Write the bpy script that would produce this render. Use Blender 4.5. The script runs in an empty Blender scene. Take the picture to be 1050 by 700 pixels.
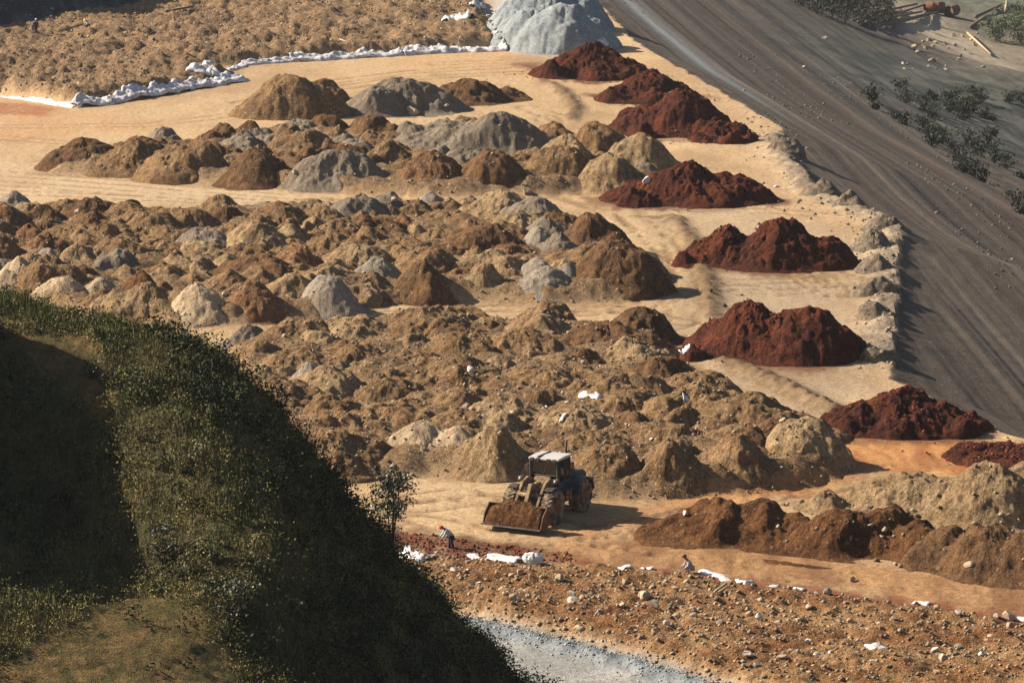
import bpy, bmesh, math, random
import numpy as np
from mathutils import Vector, Matrix
R = math.radians
random.seed(7); rng = np.random.default_rng(7)
sc = bpy.context.scene
COL = sc.collection

# ------------------------------------------------------------------ camera numbers (photo is 1050 x 700)
F = 4200.0; TH = math.atan(810 / F); CT, ST = math.cos(TH), math.sin(TH); H = 47.7
def ray(px, py):
    u = (np.asarray(px, float) - 525) / F; v = (np.asarray(py, float) - 350) / F
    return u, CT - v * ST, -ST - v * CT
def P(px, py, z=0.0):
    a, b, c = ray(px, py); t = (z - H) / c
    return a * t, b * t
def PD(px, py, zc):
    a, b, c = ray(px, py)
    return a * zc, b * zc, H + c * zc
def scale_at(py): return CT / H * (py + 460)            # pixels per metre on the plateau
def poly(pts, z=0.0): return np.array([P(a, b, z) for a, b in pts])

# ------------------------------------------------------------------ noise
_pr = np.random.default_rng(99); PERM = _pr.permutation(1024).astype(np.int32); PERM = np.concatenate([PERM, PERM])
_ga = _pr.uniform(0, 2 * np.pi, 1024); GX, GY = np.cos(_ga), np.sin(_ga); HV = _pr.random(1024)
def _idx(ix, iy, seed):
    return PERM[PERM[(ix + seed * 37) & 1023] + ((iy + seed * 91) & 1023)]
def _hash(ix, iy, seed):
    return HV[_idx(ix.astype(np.int32), iy.astype(np.int32), seed)]
def perlin(x, y, seed=0):
    x = np.asarray(x, float); y = np.asarray(y, float)
    x0 = np.floor(x); y0 = np.floor(y); fx = x - x0; fy = y - y0; ix = x0.astype(np.int32); iy = y0.astype(np.int32)
    u = fx * fx * fx * (fx * (fx * 6 - 15) + 10); v = fy * fy * fy * (fy * (fy * 6 - 15) + 10)
    px0 = PERM[(ix + seed * 37) & 1023]; px1 = PERM[(ix + 1 + seed * 37) & 1023]; y0_ = (iy + seed * 91) & 1023; y1_ = (iy + 1 + seed * 91) & 1023
    def g(h, dx, dy): return GX[h] * (fx - dx) + GY[h] * (fy - dy)
    a = g(PERM[px0 + y0_], 0, 0); b = g(PERM[px1 + y0_], 1, 0); c = g(PERM[px0 + y1_], 0, 1); d = g(PERM[px1 + y1_], 1, 1)
    a += u * (b - a); c += u * (d - c)
    return (a + v * (c - a)) * 1.5
def fbm(x, y, oct=4, seed=0, gain=.5, lac=2.03):
    s = 0; a = 1.0
    for i in range(oct):
        s = s + a * perlin(x, y, seed + i * 17); a *= gain; x = x * lac + 3.1; y = y * lac - 1.7
    return s
def lumps(x, y, size, seed, round_=.25):
    """dumped cones on a jittered grid: 0..1"""
    gx = x / size; gy = y / size; ix = np.floor(gx); iy = np.floor(gy); best = np.zeros_like(gx)
    for dx in (-1, 0, 1):
        for dy in (-1, 0, 1):
            cx = ix + dx; cy = iy + dy
            jx = cx + .15 + .7 * _hash(cx, cy, seed); jy = cy + .15 + .7 * _hash(cx, cy, seed + 5)
            hh = .45 + .55 * _hash(cx, cy, seed + 9)
            d = np.hypot(gx - jx, gy - jy)
            best = np.maximum(best, hh - (np.sqrt(d * d + round_ ** 2) - round_) * .95)
    return best
def sst(a, b, x):
    t = np.clip((x - a) / (b - a), 0, 1); return t * t * (3 - 2 * t)
def seg_dist(x, y, pts):
    d = np.full(np.shape(x), 1e9)
    for (ax, ay), (bx, by) in zip(pts[:-1], pts[1:]):
        vx, vy = bx - ax, by - ay; L = vx * vx + vy * vy + 1e-9
        t = np.clip(((x - ax) * vx + (y - ay) * vy) / L, 0, 1)
        d = np.minimum(d, np.hypot(x - ax - t * vx, y - ay - t * vy))
    return d
def inside(x, y, pts):
    r = np.zeros(np.shape(x), bool); n = len(pts)
    for i in range(n):
        ax, ay = pts[i]; bx, by = pts[(i + 1) % n]
        if ay == by: continue
        c = ((ay > y) != (by > y)) & (x < (bx - ax) * (y - ay) / (by - ay) + ax)
        r ^= c
    return r
def sdf(x, y, pts):
    d = seg_dist(x, y, list(pts) + [pts[0]])
    return np.where(inside(x, y, pts), d, -d)

# ------------------------------------------------------------------ object helpers
def tag(o, label=None, cat=None, group=None, kind=None):
    if label: o['label'] = label
    if cat: o['category'] = cat
    if group: o['group'] = group
    if kind: o['kind'] = kind
    return o
def link(name, me, m=None, parent=None):
    o = bpy.data.objects.new(name, me); COL.objects.link(o)
    if m is not None:
        for q in (m if isinstance(m, (list, tuple)) else [m]): me.materials.append(q)
    if parent is not None: o.parent = parent
    return o
def empty(name, loc, rz=0):
    o = bpy.data.objects.new(name, None); COL.objects.link(o)
    o.location = loc; o.rotation_euler = (0, 0, rz); o.empty_display_size = .3
    return o
def np_mesh(name, V, faces, smooth=True):
    """V (n,3); faces: list of (k, array(m,k))"""
    me = bpy.data.meshes.new(name)
    me.vertices.add(len(V)); me.vertices.foreach_set('co', np.ascontiguousarray(V, np.float32).ravel())
    if not isinstance(faces, list): faces = [faces]
    li = np.concatenate([f.ravel() for f in faces]); tot = np.concatenate([np.full(len(f), f.shape[1]) for f in faces])
    me.loops.add(len(li)); me.loops.foreach_set('vertex_index', li.astype(np.int32))
    me.polygons.add(len(tot)); st = np.concatenate([[0], np.cumsum(tot)[:-1]])
    me.polygons.foreach_set('loop_start', st.astype(np.int32))
    if smooth: me.polygons.foreach_set('use_smooth', np.ones(len(tot), bool))
    me.update(calc_edges=True)
    return me
def grid_faces(nr, nc, wrap=False):
    i = np.arange(nr * nc).reshape(nr, nc)
    if wrap: i = np.concatenate([i, i[:, :1]], 1)
    return np.stack([i[:-1, :-1], i[:-1, 1:], i[1:, 1:], i[1:, :-1]], -1).reshape(-1, 4)
def set_col(me, rgb):
    a = me.color_attributes.new('Col', 'FLOAT_COLOR', 'POINT')
    c = np.ones((len(rgb), 4), np.float32); c[:, :3] = rgb
    a.data.foreach_set('color', c.ravel())
def submesh(name, V, faces, mask_faces, rgb=None):
    f = faces[mask_faces]; used = np.unique(f); re = np.full(len(V), -1); re[used] = np.arange(len(used))
    me = np_mesh(name, V[used], re[f])
    if rgb is not None: set_col(me, rgb[used])
    return me

class MB:
    """collects shapes into one mesh"""
    def __init__(s): s.bm = bmesh.new()
    def _add(s, vs, fs, M=None):
        vv = [s.bm.verts.new((M @ Vector(v)) if M else v) for v in vs]
        for f in fs:
            try: s.bm.faces.new([vv[i] for i in f])
            except ValueError: pass
        return s
    def box(s, c, d, M=None):
        x, y, z = c; a, b, e = d[0] / 2, d[1] / 2, d[2] / 2
        vs = [(x + i * a, y + j * b, z + k * e) for k in (-1, 1) for j in (-1, 1) for i in (-1, 1)]
        return s._add(vs, [(0, 2, 3, 1), (4, 5, 7, 6), (0, 1, 5, 4), (2, 6, 7, 3), (0, 4, 6, 2), (1, 3, 7, 5)], M)
    def prism(s, prof, x0, x1, M=None):
        n = len(prof)
        vs = [(x0, a, b) for a, b in prof] + [(x1, a, b) for a, b in prof]
        fs = [tuple(range(n)), tuple(range(2 * n - 1, n - 1, -1))] + [(i, i + n, (i + 1) % n + n, (i + 1) % n) for i in range(n)]
        return s._add(vs, fs, M)
    def tube(s, pts, rad, n=8):
        pts = [Vector(p) for p in pts]; rad = rad if isinstance(rad, (list, tuple)) else [rad] * len(pts)
        vs, fs = [], []
        for i, p in enumerate(pts):
            t = (pts[min(i + 1, len(pts) - 1)] - pts[max(i - 1, 0)]).normalized()
            a = t.orthogonal().normalized() if i == 0 else (a - t * a.dot(t)).normalized()
            b = t.cross(a)
            for k in range(n):
                w = 2 * math.pi * k / n; vs.append(p + (a * math.cos(w) + b * math.sin(w)) * rad[i])
        for i in range(len(pts) - 1):
            for k in range(n): fs.append((i * n + k, i * n + (k + 1) % n, (i + 1) * n + (k + 1) % n, (i + 1) * n + k))
        fs.append(tuple(range(n))[::-1]); fs.append(tuple((len(pts) - 1) * n + k for k in range(n)))
        return s._add(vs, fs)
    def lathe(s, prof, c, n=28):
        """profile (x, r) turned round the x axis at centre c"""
        vs, fs = [], []; m = len(prof)
        for k in range(n):
            w = 2 * math.pi * k / n
            for (x, r) in prof: vs.append((c[0] + x, c[1] + r * math.cos(w), c[2] + r * math.sin(w)))
        for k in range(n):
            q = (k + 1) % n
            for j in range(m - 1): fs.append((k * m + j, k * m + j + 1, q * m + j + 1, q * m + j))
        return s._add(vs, fs)
    def ell(s, c, r, u=12, v=8):
        bmesh.ops.create_uvsphere(s.bm, u_segments=u, v_segments=v, radius=1, matrix=Matrix.Translation(c) @ Matrix.Diagonal((*r, 1)))
        return s
    def build(s, name, m, parent=None, smooth=False, bevel=0):
        bmesh.ops.recalc_face_normals(s.bm, faces=s.bm.faces)
        me = bpy.data.meshes.new(name); s.bm.to_mesh(me); s.bm.free()
        if smooth:
            me.polygons.foreach_set('use_smooth', np.ones(len(me.polygons), bool))
        o = link(name, me, m, parent)
        if bevel:
            b = o.modifiers.new('bev', 'BEVEL'); b.width = bevel; b.segments = 2; b.limit_method = 'ANGLE'
        return o

# ------------------------------------------------------------------ materials
class NT:
    def __init__(s, name):
        s.m = bpy.data.materials.new(name); s.m.use_nodes = True; s.t = s.m.node_tree; s.t.nodes.clear()
        s.out = s.n('ShaderNodeOutputMaterial'); s.b = s.n('ShaderNodeBsdfPrincipled')
        s.t.links.new(s.b.outputs[0], s.out.inputs[0])
        s.pos = s.n('ShaderNodeNewGeometry').outputs['Position']
    def n(s, t, **kw):
        x = s.t.nodes.new(t)
        for k, v in kw.items(): setattr(x, k, v)
        return x
    def set(s, sock, v):
        if hasattr(v, 'is_output'): s.t.links.new(v, sock)
        else: sock.default_value = v
    def noise(s, scale, detail=4, rough=.55, vec=None):
        x = s.n('ShaderNodeTexNoise'); s.set(x.inputs['Vector'], vec or s.pos)
        x.inputs['Scale'].default_value = scale; x.inputs['Detail'].default_value = detail; x.inputs['Roughness'].default_value = rough
        return x.outputs['Fac']
    def vor(s, scale, vec=None):
        x = s.n('ShaderNodeTexVoronoi'); s.set(x.inputs['Vector'], vec or s.pos); x.inputs['Scale'].default_value = scale
        return x.outputs['Distance'], x.outputs['Color']
    def math(s, op, a, b=0.0, c=0.0):
        x = s.n('ShaderNodeMath', operation=op); s.set(x.inputs[0], a); s.set(x.inputs[1], b); s.set(x.inputs[2], c)
        return x.outputs[0]
    def rng(s, v, a, b, c=0.0, d=1.0):
        x = s.n('ShaderNodeMapRange'); s.set(x.inputs[0], v)
        for i, q in enumerate((a, b, c, d)): x.inputs[i + 1].default_value = q
        return x.outputs[0]
    def mix(s, f, a, b, mode='MIX'):
        x = s.n('ShaderNodeMix', data_type='RGBA', blend_type=mode); s.set(x.inputs[0], f)
        for i, q in ((6, a), (7, b)):
            s.set(x.inputs[i], q if hasattr(q, 'is_output') else (*q, 1) if len(q) == 3 else q)
        return x.outputs[2]
    def bump(s, h, strength=.5, dist=.1):
        x = s.n('ShaderNodeBump'); x.inputs['Strength'].default_value = strength; x.inputs['Distance'].default_value = dist
        s.set(x.inputs['Height'], h); s.t.links.new(x.outputs[0], s.b.inputs['Normal'])
    def done(s, col, rough=.9, spec=.2, **kw):
        s.set(s.b.inputs['Base Color'], col if hasattr(col, 'is_output') else (*col, 1)); s.set(s.b.inputs['Roughness'], rough)
        s.b.inputs['Specular IOR Level'].default_value = spec
        for k, v in kw.items(): s.b.inputs[k].default_value = v
        return s.m

def soil(name, base=None, alt=None, stone=(.42, .34, .25), stones=.5, contrast=.75, bump=1.0, bd=.2, vary=.1, grade=None):
    """earth: patches, clods, pale stones; base None reads the mesh's own soil colours"""
    t = NT(name)
    if base is None:
        a = t.n('ShaderNodeVertexColor', layer_name='Col'); c = a.outputs['Color']
    else:
        c = base
        if alt: c = t.mix(t.rng(t.noise(.55, 3), .42, .6), base, alt)
        elif vary: c = t.mix(0.0, base, base)
    if vary:
        rnd = t.n('ShaderNodeObjectInfo').outputs['Random']
        k = t.rng(rnd, 0, 1, 1 - vary, 1 + vary)
        kk = t.n('ShaderNodeCombineColor'); [t.set(kk.inputs[i], k) for i in range(3)]
        c = t.mix(1.0, c, kk.outputs[0], 'MULTIPLY')
    vec = None
    if grade:
        q = []
        for d_, k_ in ((grade[0], 1.0), (grade[1], .02), ((0, 0, 1), .5)):
            x_ = t.n('ShaderNodeVectorMath', operation='DOT_PRODUCT'); t.set(x_.inputs[0], t.pos); x_.inputs[1].default_value = [e * k_ for e in d_]; q.append(x_.outputs['Value'])
        cv = t.n('ShaderNodeCombineXYZ'); [t.set(cv.inputs[i], q[i]) for i in range(3)]; vec = cv.outputs[0]
    n2 = t.noise(1.6 if grade else 2.6, 8, .70, vec); n3 = t.noise(8, 6, .72)
    g = t.math('ADD', t.math('MULTIPLY', n2, .5), t.math('MULTIPLY', n3, .5))
    k = t.rng(g, .36, .64, 1 - contrast, 1 + contrast)
    kk = t.n('ShaderNodeCombineColor'); [t.set(kk.inputs[i], k) for i in range(3)]
    c = t.mix(1.0, c, kk.outputs[0], 'MULTIPLY')
    d1, c1 = t.vor(4.2); d2, c2 = t.vor(10.0)
    s1 = t.n('ShaderNodeSeparateColor'); t.set(s1.inputs[0], c1); s2 = t.n('ShaderNodeSeparateColor'); t.set(s2.inputs[0], c2)
    pk1 = t.math('LESS_THAN', d1, t.math('MULTIPLY', t.rng(s1.outputs[0], 1 - stones * .5, 1, 0, 1), .42))
    pk2 = t.math('LESS_THAN', d2, t.math('MULTIPLY', t.rng(s2.outputs[0], 1 - stones * .6, 1, 0, 1), .5))
    pk = t.math('MAXIMUM', pk1, pk2)
    sc_ = t.mix(t.rng(s2.outputs[1], 0, 1), stone, tuple(q * .55 for q in stone))
    c = t.mix(t.math('MULTIPLY', pk, .8), c, sc_)
    hgt = t.math('ADD', t.math('ADD', n2, t.math('MULTIPLY', n3, .6)), t.math('MULTIPLY', t.math('SUBTRACT', .5, t.math('MINIMUM', d2, .5)), .35))
    t.bump(hgt, bump, bd)
    return t.done(c, .95, .12)

def plain(name, c, rough=.6, spec=.4, var=.25, vs=3.0, metal=0.0, dirt=None, dirt_amt=.5):
    t = NT(name); n = t.noise(vs, 5, .6)
    col = t.mix(t.rng(n, .35, .65), tuple(q * (1 - var) for q in c), tuple(min(1, q * (1 + var)) for q in c))
    if dirt: col = t.mix(t.math('MULTIPLY', t.rng(t.noise(vs * .7, 6, .7), .42, .62), dirt_amt), col, dirt)
    t.bump(n, .25, .02)
    return t.done(col, rough, spec, Metallic=metal)
def leafmat(name, c1, c2, rough=.55, spec=.35):
    t = NT(name); r = t.n('ShaderNodeNewGeometry').outputs['Random Per Island']
    c = t.mix(r, c1, c2); c = t.mix(t.rng(t.noise(.5, 3), .35, .65), c, t.mix(1.0, c, (.6, .62, .6), 'MULTIPLY'))
    return t.done(c, rough, spec)

TAN = np.array((.45, .305, .168)); SOIL = np.array((.235, .145, .075)); RED = np.array((.135, .034, .017))
M = {}
M['ground'] = soil('ground_earth', None, stone=(.2, .13, .075), stones=.2, contrast=.5, bump=.7, bd=.1, vary=0)
M['rubble'] = soil('rubble_earth', None, stone=(.46, .36, .25), stones=.75, contrast=.8, vary=0)
# (slope material follows the layout)
M['brown'] = soil('brown_soil', (.225, .135, .064), (.18, .102, .047))
M['edge'] = soil('grey_spoil', (.215, .165, .115), (.16, .122, .088), stones=.5)
M['tan'] = soil('tan_soil', (.31, .21, .112), (.24, .152, .078), stones=.4)
M['dark'] = soil('dark_brown_soil', (.115, .062, .030), (.155, .082, .037), stone=(.26, .18, .11), stones=.3)
M['umber'] = soil('dark_umber_soil', (.085, .036, .014), (.135, .060, .022), stone=(.26, .18, .11), stones=.35)
M['rust'] = soil('rust_soil', (.20, .10, .045), (.165, .085, .04), stones=.4)
M['red'] = soil('red_soil', (.092, .0245, .011), (.052, .015, .0085), stone=(.16, .06, .03), stones=.2, contrast=.85)
M['pale'] = soil('pale_sand', (.40, .295, .185), (.33, .24, .15), stone=(.48, .40, .31), stones=.5, contrast=.5, bump=.8)
M['grey'] = soil('grey_gravel', (.225, .178, .13), (.19, .145, .103), stone=(.36, .31, .25), stones=.7, contrast=.4)
M['cool'] = soil('pale_grey_gravel', (.32, .265, .205), (.26, .21, .155), stone=(.42, .37, .31), stones=.6, contrast=.5)
M['blue'] = soil('blue_grey_gravel', (.32, .345, .345), (.24, .27, .285), stone=(.45, .46, .45), stones=.8, contrast=.4)
M['hill'] = soil('hill_earth', None, stone=(.12, .1, .07), stones=.3, contrast=.6, vary=0)
M['rock'] = plain('pale_rock', (.37, .28, .19), .9, .15, .25, 2.5)
M['rockg'] = plain('grey_rock', (.28, .23, .185), .9, .15, .25, 2.5)
M['rockw'] = plain('white_rock', (.55, .48, .40), .85, .2, .15, 2.5)
M['sheet'] = plain('white_plastic', (.72, .70, .72), .5, .4, .14, 3, dirt=(.30, .22, .15), dirt_amt=.75)

# ------------------------------------------------------------------ layout outlines (photo positions brought down onto the plateau)
CREST = poly([(470, -230), (575, -55), (612, 2), (650, 42), (700, 71), (748, 100), (800, 131), (803, 158), (832, 190), (872, 212), (924, 232),
              (920, 270), (917, 330), (912, 372), (908, 388), (950, 404), (1018, 440), (1066, 456), (1200, 500), (1500, 640)])
A_ = poly([(-90, 104), (0, 97), (78, 111), (160, 98), (246, 82), (200, 71), (300, 63), (400, 57), (515, 49), (499, 20), (490, -5), (482, -60), (240, -60), (180, 4), (100, 20), (0, 38), (-90, 50)])
C_ = poly([(50, 178), (85, 166), (150, 158), (240, 146), (330, 139), (430, 141), (520, 136), (580, 146), (640, 156), (690, 170), (690, 200), (600, 198), (545, 200), (440, 202), (350, 198), (250, 192), (190, 188), (130, 182)])
D_ = poly([(-40, 232), (60, 222), (150, 226), (260, 222), (330, 220), (420, 222), (520, 226), (580, 236), (640, 256), (692, 302), (640, 308), (560, 311), (480, 309), (440, 313), (400, 309), (330, 328), (250, 334), (180, 336), (100, 325), (0, 310), (-40, 310)])
E_ = poly([(230, 362), (330, 345), (430, 340), (520, 340), (640, 342), (692, 356), (652, 366), (700, 388), (752, 412), (800, 448), (872, 470), (855, 492), (760, 506), (640, 513), (590, 512), (562, 494), (440, 488), (360, 492), (300, 494), (250, 430)])
F_ = poly([(400, 566), (480, 581), (550, 586), (640, 593), (720, 600), (800, 613), (900, 627), (1000, 642), (1090, 655), (1130, 800), (760, 714), (640, 674), (560, 654), (490, 637), (400, 624)])
ROAD = poly([(420, 634), (490, 645), (560, 662), (640, 683), (760, 722), (1000, 812), (760, 990), (200, 990), (200, 640)])
RB = poly([(400, 630), (490, 643), (560, 660), (640, 681), (765, 722), (1000, 812)])          # gravel ridge along the road
BANK = [P(-150, 58), P(-60, 45), P(0, 36), P(60, 30), P(110, 20), P(170, 6), P(215, -18), P(300, -70), P(420, -150)]

MX = {}
# ------------------------------------------------------------------ the terrain: one height function of the world position
WALE = [([(556, 84), (575, 92), (590, 110), (585, 122)], .8, .28), ([(690, 224), (712, 250), (724, 290), (730, 325)], .9, .3),
        ([(740, 372), (775, 384), (815, 402), (852, 420)], 1.0, .42), ([(650, 222), (700, 226)], .4, .1)]
WALE = [(poly(a), b, c) for a, b, c in WALE]
BERM = poly([(795, 140), (800, 160), (828, 192), (868, 214), (918, 236), (912, 270), (908, 330), (902, 370)])
def crest_d(x, y):
    """metres outside the edge of the plateau (negative on it)"""
    big = np.concatenate([CREST, [[400, CREST[-1][1] - 60], [400, 60], [-3000, 60], [-3000, 3500], [CREST[0][0] - 500, 3500]]])
    # walk along the crest, then round the plateau side
    ring = np.concatenate([CREST, [[CREST[-1][0] + 400, CREST[-1][1] - 130], [CREST[-1][0] + 400, -3000], [-3000, -3000], [-3000, 4000], [CREST[0][0] - 650, 4000]]])
    d = seg_dist(x, y, CREST_LONG); ins = inside(x, y, ring)
    return np.where(ins, -d, d)
CREST_LONG = np.concatenate([[[CREST[0][0] - 650, 4000]], CREST, [[CREST[-1][0] + 400, CREST[-1][1] - 130]]])

QA, QB = np.array(P(612, 2)), np.array(P(924, 232)); QN = np.array((-(QB - QA)[1], (QB - QA)[0])); QN = QN / np.linalg.norm(QN); QN = QN if QN[0] > 0 else -QN
def slope_q(x, y): return (x - QA[0]) * QN[0] + (y - QA[1]) * QN[1]
_qt = (QB - QA) / np.linalg.norm(QB - QA)
M['slope'] = soil('slope_earth', None, stone=(.26, .23, .19), stones=.45, contrast=.28, bump=.5, vary=0, grade=((float(QN[0]), float(QN[1]), 0), (float(_qt[0]), float(_qt[1]), 0)))
def valley_extra(x, y):
    z = 0
    for (px, py, zz, rad, h) in ((1010, 130, -22, 16, 7.0), (1075, 190, -16, 14, 7.0), (960, 95, -25, 8, 2.0), (1040, 95, -24, 10, 4.5)):
        cx, cy = P(px, py, zz); z = z + h * np.exp(-(((x - cx) / rad) ** 2 + ((y - cy) / (rad * 2.2)) ** 2))
    return z
def ground_z(x, y, parts=None):
    x = np.asarray(x, float); y = np.asarray(y, float)
    z = .06 * fbm(x * .08, y * .08, 3, 3) + .018 * fbm(x * .9, y * .5, 4, 5)
    near = (y < 620) & (np.abs(x) < 120)
    cd = crest_d(x, y); sq = slope_q(x, y)
    def m(pg, soft=1.2): return sst(-soft * .3, soft, sdf(x, y, pg))
    a, c, d, e, f = m(A_, 1.6), m(C_, 1.5), m(D_, 1.5), m(E_, 1.5), m(F_, 1.2)
    z = z + a * (.35 + 1.15 * lumps(x, y * .8, 2.9, 11) * (.75 + .6 * fbm(x * .12, y * .12, 2, 8)) + .55 * lumps(x, y, 1.1, 13) + .3 * lumps(x, y, .6, 14) + .2 * fbm(x * 1.7, y * 1.7, 4, 12))
    fl = np.maximum(np.maximum(c, d), e)
    z = z + fl * (.5 + .75 * lumps(x, y, 2.3, 21) + .30 * lumps(x, y, .9, 23) + .12 * fbm(x * 1.9, y * 1.9, 4, 22))
    z = z + f * (.40 + .45 * lumps(x, y, 1.9, 31, .35) + .28 * lumps(x, y, .75, 33, .3) + .10 * fbm(x * 2.1, y * 2.1, 4, 32))
    for pts, w, h in WALE:
        dd = seg_dist(x, y, pts) + .25 * perlin(x * .8, y * .8, 40)
        z = z + h * np.exp(-(dd / w) ** 2 * 1.6) * (1 + .5 * fbm(x * 1.5, y * 1.5, 3, 41))
    db = seg_dist(x, y, BERM) + .6 * perlin(x * .35, y * .2, 44)
    z = z + np.exp(-(db / 1.3) ** 2) * (.05 + .35 * lumps(x, y, 2.0, 43) + .25 * lumps(x, y, .8, 47) + .12 * fbm(x * 2, y * 2, 3, 48)) * (cd < 6)
    dr = seg_dist(x, y, RB)
    z = z + np.exp(-(dr / .7) ** 2) * (.26 + .12 * lumps(x, y, .7, 45) + .06 * fbm(x * 2.5, y * 2.5, 3, 46))
    # edge crumble, embankment, valley floor
    ce = np.maximum(cd + (.8 * perlin(x * .25, y * .25, 50) + .3 * perlin(x * .9, y * .9, 51)) * np.exp(-np.maximum(cd, 0) / 2.0), 0)
    sl = -(np.tan(R(21)) * ce) + .16 * fbm(sq * .3 + 40, y * .002, 3, 52) * sst(0, 6, ce) + .045 * fbm(sq * 1.6, y * .003, 4, 53) * sst(0, 3, ce) + .025 * fbm(x * 1.3, y * 1.3, 3, 56) * sst(0, 3, ce) + .03 * lumps(x, y, 1.2, 57) * sst(0, 3, ce)
    floor_ = -28 + 1.2 * fbm(x * .03, y * .03, 4, 54) + .35 * fbm(x * .3, y * .3, 3, 55) + valley_extra(x, y)
    far = 58 * sst(760, 1500, y) * sst(-60, 120, x)                  # hillside that closes the valley
    v = np.logaddexp(sl / 3.0, (floor_ + far) / 3.0) * 3.0
    z = np.where(cd > 0, z * np.exp(-ce * .6) + v, z)
    # dark bank beyond the far field on the left
    bd = seg_dist(x, y, BANK); side = inside(x, y, np.concatenate([BANK, [P(420, -150)], [(-3000, 3000)], [(-3000, BANK[0][1])]]))
    b = np.where(side, bd, 0)
    z = z + np.minimum(np.minimum(b * .85, 17 + .03 * b), 26) * (1 + .06 * fbm(x * .12, y * .12, 4, 60)) + sst(0, 3, b) * .55 * lumps(x, y, 2.2, 61)
    if parts is not None:
        parts.update(a=a, c=c, d=d, e=e, f=f, cd=cd, bank=b, berm=np.exp(-(db / 1.5) ** 2), rb=dr, wale=[(seg_dist(x, y, p_), w) for p_, w, _ in WALE])
    return z

def blend(c, k, col): return c * (1 - k[:, None]) + np.asarray(col) * k[:, None]
def lerp(k, a, b): return np.asarray(a) * (1 - k[:, None]) + np.asarray(b) * k[:, None]

def axis(lo, hi, step, out_lo, out_hi, grow=1.16):
    a = list(np.arange(lo, hi, step)); s = step; v = a[-1]
    while v < out_hi: s *= grow; v += s; a.append(v)
    s = step; v = a[0]; pre = []
    while v > out_lo: s *= grow; v -= s; pre.append(v)
    return np.array(pre[::-1] + a)
us = axis(-.105, .118, .0004, -5, 5, 1.2)
ys = [160.0]
while ys[-1] < 480: ys.append(ys[-1] + .2 * (ys[-1] / 190) ** 1.35)
s_ = .5
while ys[-1] < 760: ys.append(ys[-1] + min(s_, 1.6)); s_ *= 1.03
while ys[-1] < 3200: s_ *= 1.25; ys.append(ys[-1] + s_)
pre = []; v_ = 160.0; s_ = .3
while v_ > -180: s_ *= 1.25; v_ -= s_; pre.append(v_)
ys = np.array(pre[::-1] + ys)
YY, UU = np.meshgrid(ys, us, indexing='ij')
XX = UU * (YY + 200)
nr, nc = XX.shape
gx, gy = XX.ravel(), YY.ravel()
prt = {}
gz = ground_z(gx, gy, prt)
# --- soil colours of the ground
big = fbm(gx * .05, gy * .03, 4, 70); med = fbm(gx * .35, gy * .12, 4, 71); fine = fbm(gx * 1.6, gy * .5, 3, 72)
col = np.tile(TAN, (len(gx), 1)) * (1 + .10 * big + .10 * med + .07 * fine)[:, None]
def pm(pts, soft=2.0, n=1.2, s=.25, seed=80):
    d = sdf(gx, gy, poly(pts)) + n * fbm(gx * s, gy * s, 3, seed); return sst(-soft, soft, d)
col = blend(col, .55 * pm([(-30, 165), (200, 178), (330, 200), (250, 212), (60, 205), (-30, 225)], 3), (.52, .39, .25))
col = blend(col, .7 * pm([(690, 285), (880, 285), (905, 400), (850, 430), (760, 420), (680, 370), (640, 362), (700, 340)], 3), (.33, .25, .17))
col = blend(col, .6 * pm([(640, 212), (760, 212), (900, 245), (905, 290), (720, 300), (690, 250)], 3), (.35, .265, .175))
col = blend(col, .5 * pm([(-40, 98), (80, 113), (160, 128), (60, 142), (-40, 150)], 3), (.46, .25, .12))
col = blend(col, .75 * pm([(-40, 100), (70, 112), (40, 118), (-40, 118)], 1.0), (.30, .11, .05))
col = blend(col, .45 * pm([(420, 50), (560, 52), (600, 90), (480, 70), (330, 82), (330, 70)], 3), (.50, .30, .15))
col = blend(col, .9 * pm([(830, 452), (1000, 452), (1080, 470), (1080, 500), (900, 480), (820, 505), (700, 512), (700, 520), (610, 560), (560, 545), (700, 505)], 2.0), (.45, .205, .07))
col = blend(col, .9 * pm([(945, 466), (1010, 452), (1090, 456), (1090, 498), (1010, 486), (950, 478)], 1.2, 1.0, .5), (.13, .036, .017))
col = blend(col, .8 * pm([(640, 548), (760, 556), (900, 580), (1080, 604), (1080, 640), (900, 615), (760, 592), (650, 588), (560, 575)], 1.5), (.27, .14, .06))
col = blend(col, .95 * pm([(380, 536), (440, 546), (490, 553), (560, 560), (600, 572), (560, 587), (480, 582), (380, 575)], .7, .7, .7), (.105, .032, .016))
col = blend(col, .8 * pm([(590, 577), (700, 588), (850, 606), (1080, 636), (1080, 648), (900, 628), (720, 602), (600, 592)], .6, .6, .7), (.19, .062, .028))
col = blend(col, .45 * pm([(660, 535), (760, 545), (740, 553), (650, 545)], .8, .6, .6), (.17, .07, .03))
col = blend(col, .8 * pm([(498, 10), (530, -20), (560, 20), (570, 62), (540, 56), (512, 40)], 1.5), (.46, .45, .42))
col = blend(col, .7 * pm([(205, 70), (240, 71), (247, 78), (215, 80)], .8, .3, .5), (.2, .06, .035))
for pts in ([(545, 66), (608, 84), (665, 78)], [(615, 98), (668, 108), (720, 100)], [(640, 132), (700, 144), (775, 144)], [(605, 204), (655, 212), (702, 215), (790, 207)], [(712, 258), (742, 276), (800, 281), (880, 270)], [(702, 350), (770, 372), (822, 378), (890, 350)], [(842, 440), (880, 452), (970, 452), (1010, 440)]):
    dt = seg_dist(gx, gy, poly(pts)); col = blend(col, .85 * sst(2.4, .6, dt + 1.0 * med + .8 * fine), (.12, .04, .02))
ws = fbm(gx * .10, gy * .05, 4, 106); col = blend(col, .5 * sst(.1, .6, ws), (.30, .19, .10)); col = blend(col, .4 * sst(.15, .6, -ws + .3 * fine), (.50, .37, .22))
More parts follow.
